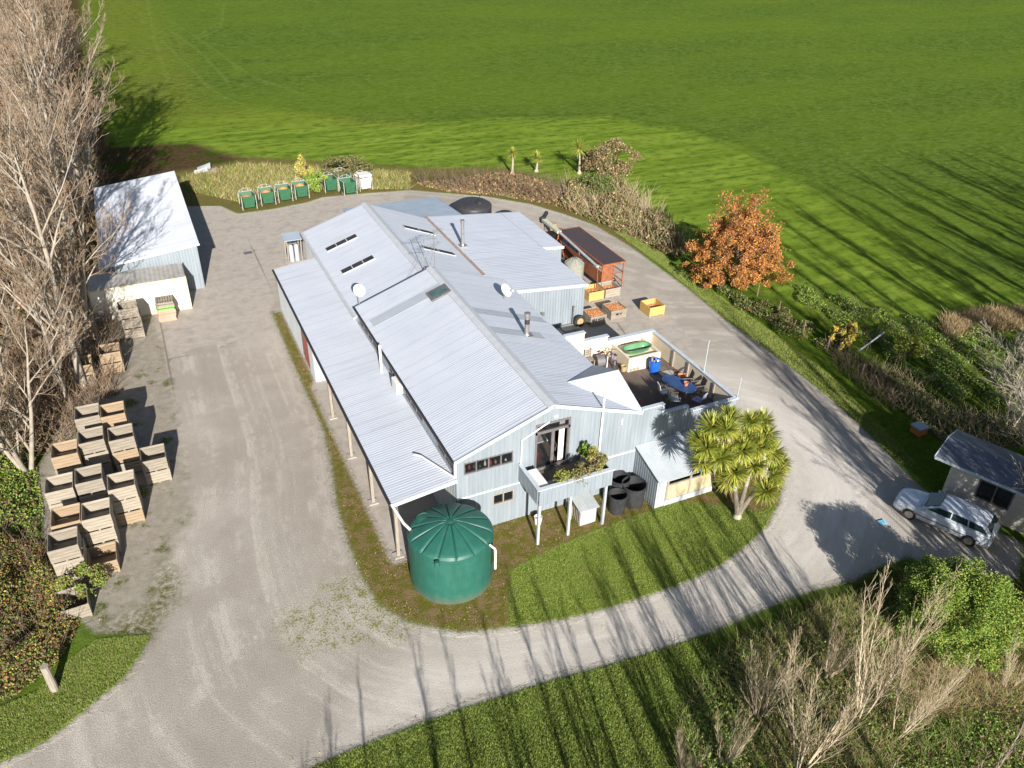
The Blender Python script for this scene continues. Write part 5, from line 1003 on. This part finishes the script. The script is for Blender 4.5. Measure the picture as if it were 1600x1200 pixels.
# leaf helpers
def leaves(name, P, size, mats, seed=0, parent=None, wts=None, up=.0, asp=.6, off=(0, 0, 0)):
    q = np.random.RandomState(seed); n = len(P); N = q.randn(n, 3); N[:, 2] = np.abs(N[:, 2])+up; N /= np.linalg.norm(N, axis=1)[:, None]
    a = np.cross(N, q.randn(n, 3)); a /= np.linalg.norm(a, axis=1)[:, None]; b = np.cross(N, a); s_ = (size*(.6+.8*q.rand(n)))[:, None]
    V = np.stack([P-a*s_, P+b*s_*asp+a*s_*.1, P+a*s_, P-b*s_*asp+a*s_*.1], 1).reshape(-1, 3); F_ = np.arange(n*4).reshape(-1, 4)
    return npmesh(name, V, F_, mats, q.choice(len(mats), n, p=wts), parent, off=off)
def ellpts(n, c, rad, seed, clumps=40, cs=.28, shell=.75, lowcut=-.35):
    """leaf points gathered in clumps over an uneven ellipsoid"""
    q = np.random.RandomState(seed); C_ = q.randn(clumps, 3); C_ /= np.linalg.norm(C_, axis=1)[:, None]; C_ = C_[C_[:, 2] > lowcut]; C_ *= (shell+(1-shell)*q.rand(len(C_)))[:, None]*(.85+.3*q.rand(len(C_)))[:, None]
    k = q.randint(0, len(C_), n); o = q.randn(n, 3); o /= np.linalg.norm(o, axis=1)[:, None]; o *= (cs*(q.rand(n)**.5))[:, None]*(.6+.8*q.rand(len(C_)))[k][:, None]
    P = (C_[k]+o)*np.array(rad)+np.array(c); P[:, 2] = np.maximum(P[:, 2], .03); return P
def polypts(poly, n, seed):
    q = np.random.RandomState(seed); pl_ = np.array(poly); lo_, hi_ = pl_.min(0), pl_.max(0); P = q.rand(int(n*4)+50, 2)*(hi_-lo_)+lo_; s_ = sdist(P, poly); P = P[s_ > 0]; s_ = s_[s_ > 0]; return P[:n], s_[:n]
def mound(name, poly, n, h, size, mats, seed, wts=None, label=None, cat=None, kind=None, fs=.9, parent=None, up=0, edge=1.0, gap=0):
    P, s_ = polypts(poly, n, seed); q = np.random.RandomState(seed+1); f = .55+.45*fnoise(P, fs, seed)*1.6; f = np.clip(f, .12, 1.3)*np.clip(s_/edge+.15, 0, 1)
    kp = f > gap; P, s_, f = P[kp], s_[kp], f[kp]; z = h*f*(q.rand(len(P))**.45); o = leaves(name, np.column_stack([P, z]), size, mats, seed, parent, wts, up); return tag(o, label, cat, None, kind)
def twigs(name, poly, n, h, mat, seed, L=.8, r=.006, parent=None, spread=.5, label=None, cat=None, kind=None, k=3):
    P, s_ = polypts(poly, n, seed); q = np.random.RandomState(seed); t_ = TB()
    for p in P:
        d = q.randn(3)*spread; d[2] = 1; d /= np.linalg.norm(d); l_ = h*(.5+.7*q.rand()); b = np.array([p[0], p[1], 0.]); pts = [b]
        for i in range(k): d = d+q.randn(3)*.12; d /= np.linalg.norm(d); pts.append(pts[-1]+d*l_/k)
        t_.path(pts, np.linspace(r*1.5, r*.6, k+1), 3)
    o = t_.obj(name, mat, parent); return tag(o, label, cat, None, kind)
def grass(name, poly, n, h, wd, mats, seed, wts=None, label=None, keep=None, bend=.5):
    P, s_ = polypts(poly, n, seed); q = np.random.RandomState(seed+5)
    if keep is not None: kk = keep(P); P = P[kk]
    n = len(P); a = q.rand(n)*6.28; hh = h*(.5+.8*q.rand(n)); w_ = wd*(.6+.8*q.rand(n)); dx = np.stack([np.cos(a), np.sin(a)], 1); ln = q.randn(n, 2)*bend*hh[:, None]
    V = np.zeros((n, 3, 3)); V[:, 0, :2] = P-dx*w_[:, None]/2; V[:, 1, :2] = P+dx*w_[:, None]/2; V[:, 2, :2] = P+ln; V[:, 2, 2] = hh
    o = npmesh(name, V.reshape(-1, 3), np.arange(n*3).reshape(-1, 3), mats, q.choice(len(mats), n, p=wts)); return tag(o, label, 'grass', None, 'stuff')
G1 = mk('leaf_green', (.10, .17, .022), (.14, .22, .035), 3, .7); G2 = mk('leaf_dark_green', (.03, .065, .012), (.05, .09, .018), 3, .7); G3 = mk('leaf_yellow_green', (.20, .24, .03), (.26, .28, .04), 3, .7); G4 = mk('leaf_olive', (.11, .11, .035), (.15, .14, .05), 3, .8)
B1 = mk('leaf_brown', (.17, .105, .055), (.24, .16, .085), 3, .85); B2 = mk('leaf_rust', (.24, .075, .03), (.30, .12, .04), 3, .8); B3 = mk('leaf_straw', (.36, .27, .13), (.44, .34, .19), 3, .85); Y1 = mk('leaf_yellow', (.48, .34, .03), (.55, .42, .06), 3, .7)
LG1 = mk('lawn_blade', (.13, .21, .028), (.185, .27, .04), 1.2, .7); LG2 = mk('lawn_blade_pale', (.21, .30, .05), (.27, .34, .07), 1.2, .7)
O1 = mk('leaf_orange', (.40, .145, .04), (.47, .18, .05), 2, .75); O2 = mk('leaf_amber', (.50, .26, .05), (.56, .32, .06), 2, .75); O3 = mk('leaf_copper', (.20, .075, .03), (.25, .10, .04), 2, .75)
L1 = mk('lush_green', (.14, .25, .025), (.19, .31, .045), 3, .65)
# autumn tree
ab = at(1158, 452); at_base = (ab[0]+.2, ab[1]+1.2, 0)
tr_, cr_, tips = grow(31, 5.6, kids=(30, 9, 5), ang=(58, 36, 38), ratio=(.60, .46, .42), r0=.14, start=.02, trop=.7)
t_ = thing('autumn_tree', 'low rounded tree with rusty orange autumn leaves at the paddock edge', 'tree', at_base); tr_.obj('trunk', m_twigd, t_); cr_.obj('twigs', m_twigd, t_); cr_.limbs.obj('branches', m_twigd, t_)
q = np.random.RandomState(4); T_ = np.array([p[i] for p in tips for i in (1, 2, 3)]); T_ = T_[q.randint(0, len(T_), 9000)]+q.randn(9000, 3)*.15
E_ = ellpts(34000, (0, 0, 2.6), (3.9, 3.7, 3.0), 6, 260, .11, .62, -.9); E_[:, :2] *= (1.12-.5*np.clip(E_[:, 2:]/5.6, 0, 1)); T_ = np.concatenate([T_, E_]); T_[:, 2] = np.maximum(T_[:, 2], .15)
leaves('foliage', T_, .062, [O1, O2, O3, B1], 5, t_, [.52, .22, .20, .06])
# cabbage trees
m_cl = mk('sword_leaf_green', (.27, .32, .04), (.17, .23, .03), 2.5, .55); m_cy = mk('sword_leaf_yellow', (.52, .47, .09), (.40, .40, .06), 2.5, .55); m_cd = mk('dead_sword_leaf', (.30, .20, .11), (.22, .15, .09), 3, .85)
def head(V, F_, M_, c, r, n, q, droop=.5):
    for i in range(n):
        u = q.rand()**.8*1.55-.55; a = q.rand()*6.28; s_ = math.sqrt(max(0, 1-min(u, 1)**2)); d = np.array([s_*math.cos(a), s_*math.sin(a), min(u, 1)]); sd_v = np.cross(d, [0, 0, 1.0]); sd_v /= np.linalg.norm(sd_v)+1e-6
        L = r*(.8+.35*q.rand()); w_ = .021+.012*q.rand(); b = len(V); p = np.array(c)+d*.06; dd = d.copy()
        for j, ww in enumerate((.5, 1.0, .8, .08)):
            V += [p-sd_v*w_*ww, p+sd_v*w_*ww]; dd = dd-np.array([0, 0, droop*.16*(1.2-d[2])]); dd /= np.linalg.norm(dd); p = p+dd*L/3
        for j in range(3): F_.append((b+2*j, b+2*j+1, b+2*j+3, b+2*j+2)); M_.append(2 if (u < -.38 and q.rand() < .75) else (1 if q.rand() < .32 else 0))
def cabbage(base, heads, lab, r=.72, n=120, seed=1, r0=.13, group=None, forks=None):
    t_ = thing('cabbage_tree', lab, 'tree', tuple(base), 0, group); q = np.random.RandomState(seed); V = []; F_ = []; M_ = []; tb_ = TB(); base = np.array(base, float)
    forks = forks or [base]
    for i, hd in enumerate(heads):
        hd = np.array(hd, float); f = min(forks, key=lambda g: np.hypot(*(np.array(g)[:2]-hd[:2]))); f = np.array(f, float); m1 = base*.2+f*.8; pts = []
        for t in np.linspace(0, 1, 9):
            if len(heads) == 1: pts.append(base+(hd-base)*t+np.array([.05*math.sin(t*3), 0, 0]))
            else: pts.append(base+(f-base)*(t*2)+np.array([0, 0, .12*math.sin(t*6.28)]) if t <= .5 else f+(hd-f)*(t*2-1)+np.array([0, 0, .15*math.sin((t*2-1)*3.14)]))
        tb_.path(pts, np.linspace(r0, r0*.45, 9), 8); head(V, F_, M_, hd, r*(.85+.3*q.rand()), n, q)
    tb_.path([base+np.array([0, 0, -.1]), base+np.array([0, 0, .25])], [r0*1.9, r0*1.2], 10)
    o = npmesh('trunk', np.concatenate(tb_.V), np.concatenate(tb_.F), [mk('cabbage_trunk', (.42, .38, .31), (.32, .28, .22), 4, .9)], None, t_, True, off=tuple(base)); npmesh('foliage', np.array(V), np.array(F_), [m_cl, m_cy, m_cd], M_, t_, off=tuple(base)); return t_
cb = at(1152, 808); hp = [(1140, 655, .5), (1112, 668, .2), (1172, 660, .6), (1196, 682, .3), (1104, 700, -.1), (1126, 716, -.5), (1147, 690, -.2), (1168, 688, .1), (1206, 708, .4), (1207, 742, -.2), (1178, 728, -.4), (1148, 738, -.7), (1196, 768, -.6), (1124, 690, .3), (1186, 700, -.3), (1100, 722, .3), (1218, 725, .1), (1135, 672, -.3), (1160, 705, -.6), (1190, 660, .7), (1092, 690, .4), (1137, 752, -.6)]
heads = [onY(x, y, cb[1]+dy) for x, y, dy in hp]
cabbage(cb, heads, 'large many-headed cabbage tree on the lawn corner beside the lean-to',   .64, 240, 3, .13, forks=[cb+np.array([-.6, .1, 2.3]), cb+np.array([.12, 0, 2.5]), cb+np.array([.85, -.2, 2.1])])
for px_, top, r_, lab in (((800, 272), (801, 240), .75, 'small single-headed cabbage tree, leftmost of three above the brown hedge'), ((838, 268), (839, 248), .85, 'short cabbage tree in the middle of three above the brown hedge'), ((905, 271), (905, 232), 1.25, 'tallest round-headed cabbage tree of three above the brown hedge')):
    b_ = at(*px_); cabbage(b_, [onY(*top, b_[1])], lab, r_, 150, int(px_[0]), .15, 'small cabbage trees above the hedge')
# green bushes by the cottage and elsewhere
def bush(name, c, rad, n, size, mats, wts, lab, seed, clumps=60, cs=.3, stem=True, mt=m_twigd, lowcut=-.5):
    t_ = thing(name, lab, 'bush', (c[0], c[1], 0)); P = ellpts(n, (0, 0, c[2]), rad, seed, clumps, cs, lowcut=lowcut); leaves('foliage', P, size, mats, seed, t_, wts)
    q = np.random.RandomState(seed); tb_ = TB()
    for i in range(16): d = q.randn(3)*np.array(rad)*.45; zb = max(0, c[2]-rad[2]*1.15); e = np.array([0, 0, c[2]])+d; e[2] = max(e[2], zb+.1); b0 = np.array([q.randn()*.05, q.randn()*.05, zb]); k_ = min(1, rad[2]/1.5); tb_.path([b0, (b0+e)*.5+q.randn(3)*.06*k_, e], [.05*k_, .035*k_, .012*k_], 5)
    tb_.obj('stems', mt, t_); return t_
c = at(1500, 955, 1.7); bush('round_bush', (c[0], c[1], 1.75), (2.15, 2.1, 1.8), 80000, .036, [G3, L1, G1], [.30, .40, .30], 'dense round bright green bush at the right below the white car', 41, 260, .20)
c = at(1610, 975, 1.3); bush('round_bush', (c[0], c[1], 1.3), (1.2, 1.2, 1.3), 24000, .036, [G1, G3, G4], [.4, .4, .2], 'smaller paler bush at the right frame edge beside the round green one', 42, 90, .24)
c = at(945, 268, 0); bush('hedge_bush', (c[0], c[1]-1, 1.6), (2.6, 2.0, 2.1), 5000, .10, [B1, G4, B3], [.45, .35, .2], 'brownish bush standing right of the tallest small cabbage tree', 43, 40, .3)
c = at(925, 312, 0); bush('hedge_bush', (c[0], c[1], .9), (2.0, 1.6, 1.5), 6000, .09, [G4, G1, G2], [.5, .25, .25], 'dark olive green bush in the middle of the brown hedge', 44, 40, .3)
c = at(540, 283, 0); bush('hedge_bush', (c[0], c[1], .9), (2.3, 1.5, 1.5), 5000, .10, [G4, G2, B1], [.55, .3, .15], 'olive bush behind the empty green hoppers', 45, 40, .3)
c = at(478, 290, 0); bush('hedge_bush', (c[0], c[1], 1.4), (.8, .8, 1.9), 2600, .10, [G3, Y1, B3], [.5, .2, .3], 'tall narrow yellowish bush between the two rows of hoppers', 46, 24, .3)
c = at(497, 292, 0); bush('hedge_bush', (c[0], c[1]-1, .7), (1.5, 1.1, .9), 3000, .10, [L1, G3, G1], [.5, .25, .25], 'bright green low bush right of the fourth hopper', 47, 24, .3)
c = at(1312, 545, 0); bush('hedge_bush', (c[0], c[1], 1.0), (.9, .8, 1.0), 1500, .08, [Y1, G3, B1], [.5, .25, .25], 'small yellow leaved bush by the old fence', 48, 20, .3)
c = at(1410, 560, 0); bush('hedge_bush', (c[0], c[1], .8), (1.0, .8, .9), 1500, .08, [G3, L1, Y1], [.5, .35, .15], 'yellow green bush beyond the end of the fallen rail', 49, 20, .3)
# brown hedge, verge scrub and undergrowth
HEDGE = W([(650, 288), (760, 288), (850, 297), (880, 300), (870, 322), (780, 306), (700, 300)]); HED2 = W([(880, 300), (920, 290), (960, 290), (1000, 310), (1040, 350), (1080, 395), (1050, 402), (990, 372), (930, 347), (870, 322)])
mound('hedge_scrub', HEDGE, 16000, 2.2, .11, [B1, B3, G4, B2], 51, [.55, .15, .25, .05], 'long brown scrubby hedge between drive and paddock', 'hedge', 'stuff', .5)
mound('hedge_scrub', HED2, 15000, 1.9, .10, [B1, G4, B3, G1], 52, [.45, .25, .15, .15], 'ragged brown and olive hedge curving beside the drive', 'hedge', 'stuff', .6)
twigs('hedge_twigs', HED2, 900, 2.0, m_twig2, 53, kind='stuff', label='bare stalks standing in the ragged hedge', cat='scrub', r=.012); twigs('hedge_twigs', HEDGE, 700, 2.2, m_twigd, 54, kind='stuff', label='bare brown stalks standing in the long hedge', cat='scrub', r=.014)
E1 = W([(1075, 400), (1150, 455), (1220, 480), (1290, 520), (1350, 545), (1300, 560), (1220, 530), (1150, 490), (1080, 430)]); mound('verge_scrub', E1, 8000, .8, .07, [G2, G4, B1, G1], 55, [.3, .3, .25, .15], 'dark scrub along the old fence right of the autumn tree', 'scrub', 'stuff', 1.6, gap=.4)
E2 = W([(1230, 440), (1330, 470), (1440, 500), (1620, 520), (1700, 640), (1560, 650), (1450, 620), (1370, 560), (1300, 510), (1240, 475)]); mound('undergrowth', E2, 40000, .75, .06, [L1, G3, G1, G2, B1], 56, [.42, .10, .22, .16, .10], 'lush green undergrowth between fence and paddock', 'undergrowth', 'stuff', 1.5, up=.5, gap=.45)
twigs('verge_stalks', E2, 450, 1.0, m_twigd, 68, kind='stuff', label='brown stalks scattered through the undergrowth by the paddock', cat='weeds', r=.009)
E3 = W([(1340, 560), (1420, 590), (1480, 640), (1600, 660), (1700, 700), (1520, 700), (1470, 690), (1430, 660), (1370, 610)]); mound('undergrowth', E3, 16000, .65, .055, [G1, G4, B1, G2], 57, [.25, .25, .27, .23], 'mixed green and brown weeds above the cottage', 'undergrowth', 'stuff', .9, up=.4); twigs('weed_stalks', E3, 700, 1.0, m_twig2, 58, kind='stuff', label='dry stalks among the weeds above the cottage', cat='weeds', r=.008)
E4 = W([(1470, 505), (1540, 490), (1620, 490), (1620, 515), (1540, 520), (1480, 535)]); grass('dry_grass', E4, 9000, .7, .05, [B3, B1], 59, [.75, .25], 'pinkish dry grass patch at the end of the fence line')
twigs('verge_stalks', W([(1290, 540), (1350, 560), (1420, 640), (1380, 640), (1310, 580)]), 420, .9, m_twigd, 60, kind='stuff', label='brown dead stalks along the fallen fence', cat='weeds', r=.009)
BR = W([(-60, 860), (20, 830), (70, 850), (110, 905), (135, 950), (110, 1010), (80, 1050), (20, 1090), (-60, 1130)]); mound('bramble', BR, 30000, 1.5, .05, [G1, B1, B2, G3, Y1, G4], 61, [.24, .30, .12, .12, .03, .19], 'autumn coloured bramble thicket at the lower left', 'bramble', 'stuff', 1.2, up=.3); twigs('bramble_canes', BR, 500, 1.6, m_twigd, 62, kind='stuff', label='bare canes arching out of the bramble thicket', cat='bramble', r=.008, spread=.8)
c = at(120, 908, .8); bush('bramble_bush', (c[0], c[1], .75), (.95, .6, .75), 3500, .05, [G1, G3, B1], [.45, .3, .25], 'green spray of bramble covering the foot of the bins', 63, 24, .3)
IV_ = W([(-60, 560), (20, 590), (50, 650), (60, 740), (70, 800), (60, 850), (-60, 880)]); mound('ivy_undergrowth', IV_, 16000, .8, .06, [L1, G3, B1, G2], 64, [.45, .15, .2, .2], 'bright green undergrowth at the foot of the left trees', 'undergrowth', 'stuff', .9, up=.5)
UL = [(-7.0, 42), (-3.9, 47), (-3.8, 57), (-3.9, 76), (-3.0, 84), (-4, 95), (-6, 120), (-16, 120), (-18, 80), (-15, 42)]; twigs('dead_twigs', UL, 6000, 1.8, m_twig, 65, kind='stuff', label='tangle of dead twigs under the left row of trees', cat='brushwood', r=.013, spread=.9)
twigs('dead_twigs', [(-7.0, 40), (-3.9, 44.5), (-3.6, 57), (-9, 57), (-12, 40)], 2600, 1.9, m_twig, 66, kind='stuff', label='tangle of twigs over the shaded bins by the container', cat='brushwood', r=.010, spread=.8)
mound('leaf_litter', UL, 16000, .35, .09, [B1, B3, G4], 67, [.6, .2, .2], 'fallen leaves under the left row of trees', 'leaf litter', 'stuff', .8)
# bank at the bottom right
BK = W([(1060, 1240), (1060, 1120), (1110, 1030), (1190, 985), (1280, 945), (1340, 930), (1400, 960), (1440, 1040), (1620, 1060), (1800, 1100), (1700, 1500), (1100, 1500)])
grass('bank_grass', BK, 42000, .34, .03, [G4, G1, B1, L1, B3], 70, [.18, .36, .10, .26, .10], 'rough green grass covering the bank at the lower right', bend=.9)
BK3 = 0; BK2 = W([(1180, 1010), (1290, 950), (1340, 935), (1400, 1000), (1420, 1110), (1400, 1200), (1240, 1230), (1180, 1180), (1150, 1090)]); grass('straw_grass', BK2, 13000, .36, .028, [B3, B1, G1], 79, [.55, .15, .30], 'straw coloured dead grass among the bare saplings', bend=.9)
mound('bank_weeds', BK, 22000, .5, .05, [G1, L1, G4, B1], 71, [.36, .24, .28, .12], 'low weeds on the bank at the lower right', 'weeds', 'stuff', 1.4, up=.4)
TU = W([(1400, 1060), (1480, 1050), (1600, 1060), (1600, 1110), (1480, 1120), (1420, 1110)]); grass('dry_tussocks', TU, 9000, .42, .03, [B3, B1, G1], 72, [.7, .1, .2], 'pale dry tussocks below the round green bush', bend=1.0)
SM = [grow(80+i, 5.6, stems=6, kids=(22, 6), ang=(27, 28), ratio=(.30, .42), r0=.029, start=.12, trop=1.6, rmin=.0042, wob=.03)[:2] for i in range(3)]
SS = [tree_thing('bare_sapling', 'x', 'sapling', a_, b_, mk('sapling_bark', (.56, .48, .36), (.42, .35, .25), 5, .9), m_twig2) for a_, b_ in SM]
sap = [(1250, 1200, 0, 1.1, 'tall many-stemmed bare sapling clump at the bottom centre right'), (1345, 1120, 1, 1.15, 'tallest bare sapling clump with pale stems reaching over the drive edge'), (1185, 1120, 2, .85, 'bare sapling clump left of the tallest one'), (1400, 1150, 2, .85, 'bare sapling clump right of the tallest, leaning over dry grass'), (1290, 1060, 1, .6, 'short bare sapling between the tallest one and the drive'), (1130, 1195, 1, .5, 'small twiggy sapling at the bottom edge'), (1070, 1215, 2, .45, 'smallest twiggy sapling at the bottom edge, furthest left'), (1570, 1080, 1, .45, 'small bare sapling at the right below the round bush')]
for i, (x, y, k, s_, lab) in enumerate(sap): p_ = at(x, y); place(SS[k], USED, p_[0], p_[1], i*1.3, s_, lab, 'bare saplings on the bank')
# right side bare trees in view
tR = [tree_thing('bare_tree', 'x', 'tree', *grow(90+i, 6.5, stems=2, kids=(14, 8, 5), ang=(50, 36, 38), ratio=(.66, .50, .42), r0=.075, start=.10, trop=.45, rmin=.0085)[:2], m_bark, mk('pale_twigs', (.50, .44, .36), (.38, .33, .27), 2, .9)) for i in range(2)]
for i, (x, y, k, s_, lab) in enumerate(((38.9, 18.4, 0, 1.05, 'slender bare tree rising behind the cottage roof'), (33.2, 12.4, 1, .95, 'bare tree spreading over the rear of the white car'), (36.3, 13.2, 0, 1.0, 'bare tree in front of the cottage wall'), (31.0, 10.6, 1, .6, 'low bare tree between the car and the green bush'), (34.6, 11.6, 1, 1.15, 'widest bare tree leaning over the car roof'), (38.2, 15.6, 0, .9, 'bare tree against the cottage at the right edge'), (41.5, 21.5, 1, .9, 'bare tree beyond the cottage at the right edge'))): place(tR[k], USED, x, y, i*2.1+.4, s_, lab, 'bare trees round the cottage')
# trees outside the picture, behind the viewer, whose shadows cross the drive and paddock
SP = [tree_thing('poplar', 'x', 'tree', *grow(110+i, 8, kids=(18, 5, 3), ang=(20, 24, 30), ratio=(.26, .42, .4), r0=.062, start=.15, trop=1.8, rmin=.008, wob=.035)[:2]) for i in range(3)]
PB = [tree_thing('poplar', 'x', 'tree', *grow(100+i, 12, kids=(26, 6, 4), ang=(24, 26, 34), ratio=(.22, .42, .4), r0=.13, start=.12, trop=1.6, rmin=.010)[:2]) for i in range(2)]
lab_o = 'bare upright poplar of the row standing south of the drive behind the viewer'; qo = random.Random(77)
for i in range(34):
    x = -2.5+i*.62+qo.uniform(-.25, .25); far = max(0, x-3)/17
    place(SP[i % 3], USED, x, 6.6-far*2.5+qo.uniform(-1.2, 1.2), i*1.7, .62+.55*far+qo.uniform(-.1, .12), lab_o, 'poplars south of the drive')
lab_o2 = 'tall bare poplar of the group standing to the right of the picture'
for i, (x, y, s_) in enumerate(((27.3, 4.5, 1.2), (28.4, 6.0, 1.25), (29.4, 5.0, 1.15), (30.6, 6.2, 1.2), (32.2, 5.5, 1.2), (34.5, 4, 1.6), (37, 6, 1.7), (39.5, 3, 1.8), (42, 7, 1.7), (44.2, 4, 1.85), (46.8, 8, 1.7), (49, 3, 1.9), (51.5, 8, 1.7), (54, 5, 1.9), (57, 10, 1.8), (60, 5, 1.9), (63.5, 11, 1.8), (67, 7, 1.9), (71, 12, 1.8), (76, 9, 1.9))): place(PB[i % 2], USED, x, y, i*2.3+1, s_, lab_o2, 'poplars right of the picture')
lab_o3 = 'large bare tree of the shelter belt right of the picture'
for i, (x, y, s_, k) in enumerate(((50.5, 12, 1.4, 0), (58, 9, 1.7, 2), (65, 14, 1.6, 1), (73, 14, 1.7, 0), (82, 14, 1.8, 1), (30.2, 6.8, .95, 3), (33.0, 6.0, 1.15, 0), (35.4, 7.6, 1.1, 3), (37.6, 9.0, 1.1, 1))): place(LT[k], USED, x, y, i*1.1, s_, lab_o3, 'shelter belt trees right of the picture')
# lawn and verge grass
gk = lambda P: sdist(P, LAWN) > .02
grass('lawn_grass', LAWN, 100000, .045, .022, [LG1, LG2, G3, B3], 73, [.42, .38, .13, .07], 'short green grass growing on the lawn in front of the balcony')
LV = W([(-60, 1215), (0, 1190), (60, 1163), (110, 1128), (150, 1093), (190, 1060), (215, 1028), (236, 992), (150, 1000), (110, 1030), (60, 1080), (-60, 1130)]); grass('verge_grass', LV, 50000, .07, .025, [LG1, LG2, G2, G3, B3], 74, [.34, .36, .10, .12, .08], 'green verge grass at the lower left beside the drive')
BV = W([(490, 1200), (560, 1168), (650, 1135), (760, 1098), (870, 1063), (1000, 1027), (1110, 992), (1110, 1040), (1060, 1120), (1060, 1260), (400, 1300)]); grass('verge_grass', BV, 110000, .08, .025, [LG1, LG2, G2, G4, G3], 75, [.34, .34, .12, .10, .10], 'green verge grass along the bottom edge of the drive')
RV = W([(1090, 440), (1180, 500), (1290, 580), (1400, 690), (1440, 735), (1400, 722), (1330, 650), (1230, 568), (1130, 495), (1040, 420), (960, 362), (990, 362)]); grass('verge_grass', RV, 60000, .08, .035, [LG1, LG2, G4, B3, G3], 76, [.32, .36, .12, .08, .12], 'green verge grass along the far right side of the drive')
DG = W([(280, 280), (380, 258), (480, 262), (640, 272), (640, 296), (560, 296), (500, 296), (480, 300), (430, 312), (372, 316), (300, 300)]); grass('rough_grass', DG, 22000, .45, .07, [B3, G3, G4, G1], 77, [.35, .25, .2, .2], 'tall yellowing rough grass behind the hoppers', bend=.6)
EDP, eds = polypts(GRAVEL, 160000, 91); qe = np.random.RandomState(92); isd = -sdist(EDP, ISLAND); dd_ = np.minimum(eds, np.abs(isd)); ke = (isd > 0) & (qe.rand(len(EDP)) < np.exp(-dd_/.22)*.55) & (fnoise(EDP, 1.1, 12) > -.3); EDP = EDP[ke]
n_ = len(EDP); a_ = qe.rand(n_)*6.28; hh = .04+.06*qe.rand(n_); V = np.zeros((n_, 3, 3)); dx_ = np.stack([np.cos(a_), np.sin(a_)], 1)*.02; V[:, 0, :2] = EDP-dx_; V[:, 1, :2] = EDP+dx_; V[:, 2, :2] = EDP+qe.randn(n_, 2)*.05; V[:, 2, 2] = hh
tag(npmesh('edge_tufts', V.reshape(-1, 3), np.arange(n_*3).reshape(-1, 3), [G1, G4, B3, G3], qe.choice(4, n_, p=[.3, .3, .25, .15])), 'stray grass tufts creeping over the edges of the gravel', 'grass', None, 'stuff')
IS = [p for p in ISLAND]; grass('weed_tufts', IS, 40000, .07, .022, [G4, B3, B1, G3], 78, [.25, .3, .3, .15], 'sparse weeds and straw on the strip round the building', keep=lambda P: (sdist(P, LAWN) < -.1) & ((P[:, 0] < 6.7) | (P[:, 1] < 25.8) | (P[:, 0] > 25.3)) & (np.hypot(P[:, 0]-8.72, P[:, 1]-23.85) > 1.85) & ~((P[:, 0] > 19.2) & (P[:, 0] < 22.9) & (P[:, 1] > 23.8)) & (fnoise(P, 1.5, 9) > -.15))
# plants on the balcony
bush('balcony_plant', (14.35, 24.25, 3.25), (.55, .35, .42), 1500, .045, [G3, G4], [.6, .4], 'yellowish low shrub at the left of the balcony planter', 81, 18, .35); bush('balcony_plant', (15.2, 24.2, 3.35), (.6, .42, .5), 2400, .035, [G4, B3], [.75, .25], 'grey green straggly shrub spilling over the balcony front', 82, 18, .4, lowcut=-1)
bush('balcony_plant', (16.05, 24.45, 3.4), (.5, .42, .5), 2200, .04, [G4, B3, G3], [.5, .3, .2], 'brownish shrub at the right front corner of the balcony', 83, 18, .35); bush('balcony_plant', (16.15, 24.95, 3.55), (.22, .3, .45), 900, .045, [G3, Y1], [.85, .15], 'bright yellow green plant in the cross planter', 84, 10, .4); bush('balcony_plant', (16.1, 25.4, 3.4), (.28, .35, .35), 1200, .05, [L1, G1], [.6, .4], 'fresh green leafy plant nearest the balcony wall', 85, 12, .4)
# old fence on the right and the big post at the lower left
fp = [(1183, 462), (1215, 490), (1255, 520), (1292, 548), (1308, 556), (1345, 590), (1395, 640), (1478, 524), (1540, 500), (1375, 540)]
for i, (x, y) in enumerate(fp):
    p_ = at(x, y); mb = MB(); mb.tube([(p_[0], p_[1], 0), (p_[0]+.05*math.sin(i*2.), p_[1], 1.0)], [.055, .045], 7)
    o = mb.build('fence_post', m_twigd); tag(o, ['weathered fence post nearest the autumn tree', 'second fence post down from the autumn tree', 'third fence post down from the autumn tree', 'fence post left of the yellow bush', 'fence post beside the yellow bush', 'fence post below the fallen rail', 'fence post closest to the orange beehive', 'fence post at the dry grass patch', 'farthest right fence post by the paddock', 'fence post holding the far end of the rail'][i], 'post', 'posts of the old fence')
a, b = at(1337, 560), at(1375, 541); tag(MB().bar((a[0], a[1], .5), (b[0], b[1], 1.05), .07).build('fence_rail', m_wallw), 'pale rail leaning between old fence posts', 'rail')
p_ = at(86, 1078); mb = MB(); mb.tube([(p_[0], p_[1], -.05), (p_[0]-.02, p_[1], 1.35)], [.15, .14], 12); tag(mb.build('gate_post', m_wood), 'thick round wooden post in the grass at the lower left', 'post')
for i, (x, y) in enumerate(((640, 262), (700, 268))): pass
print('done scene')
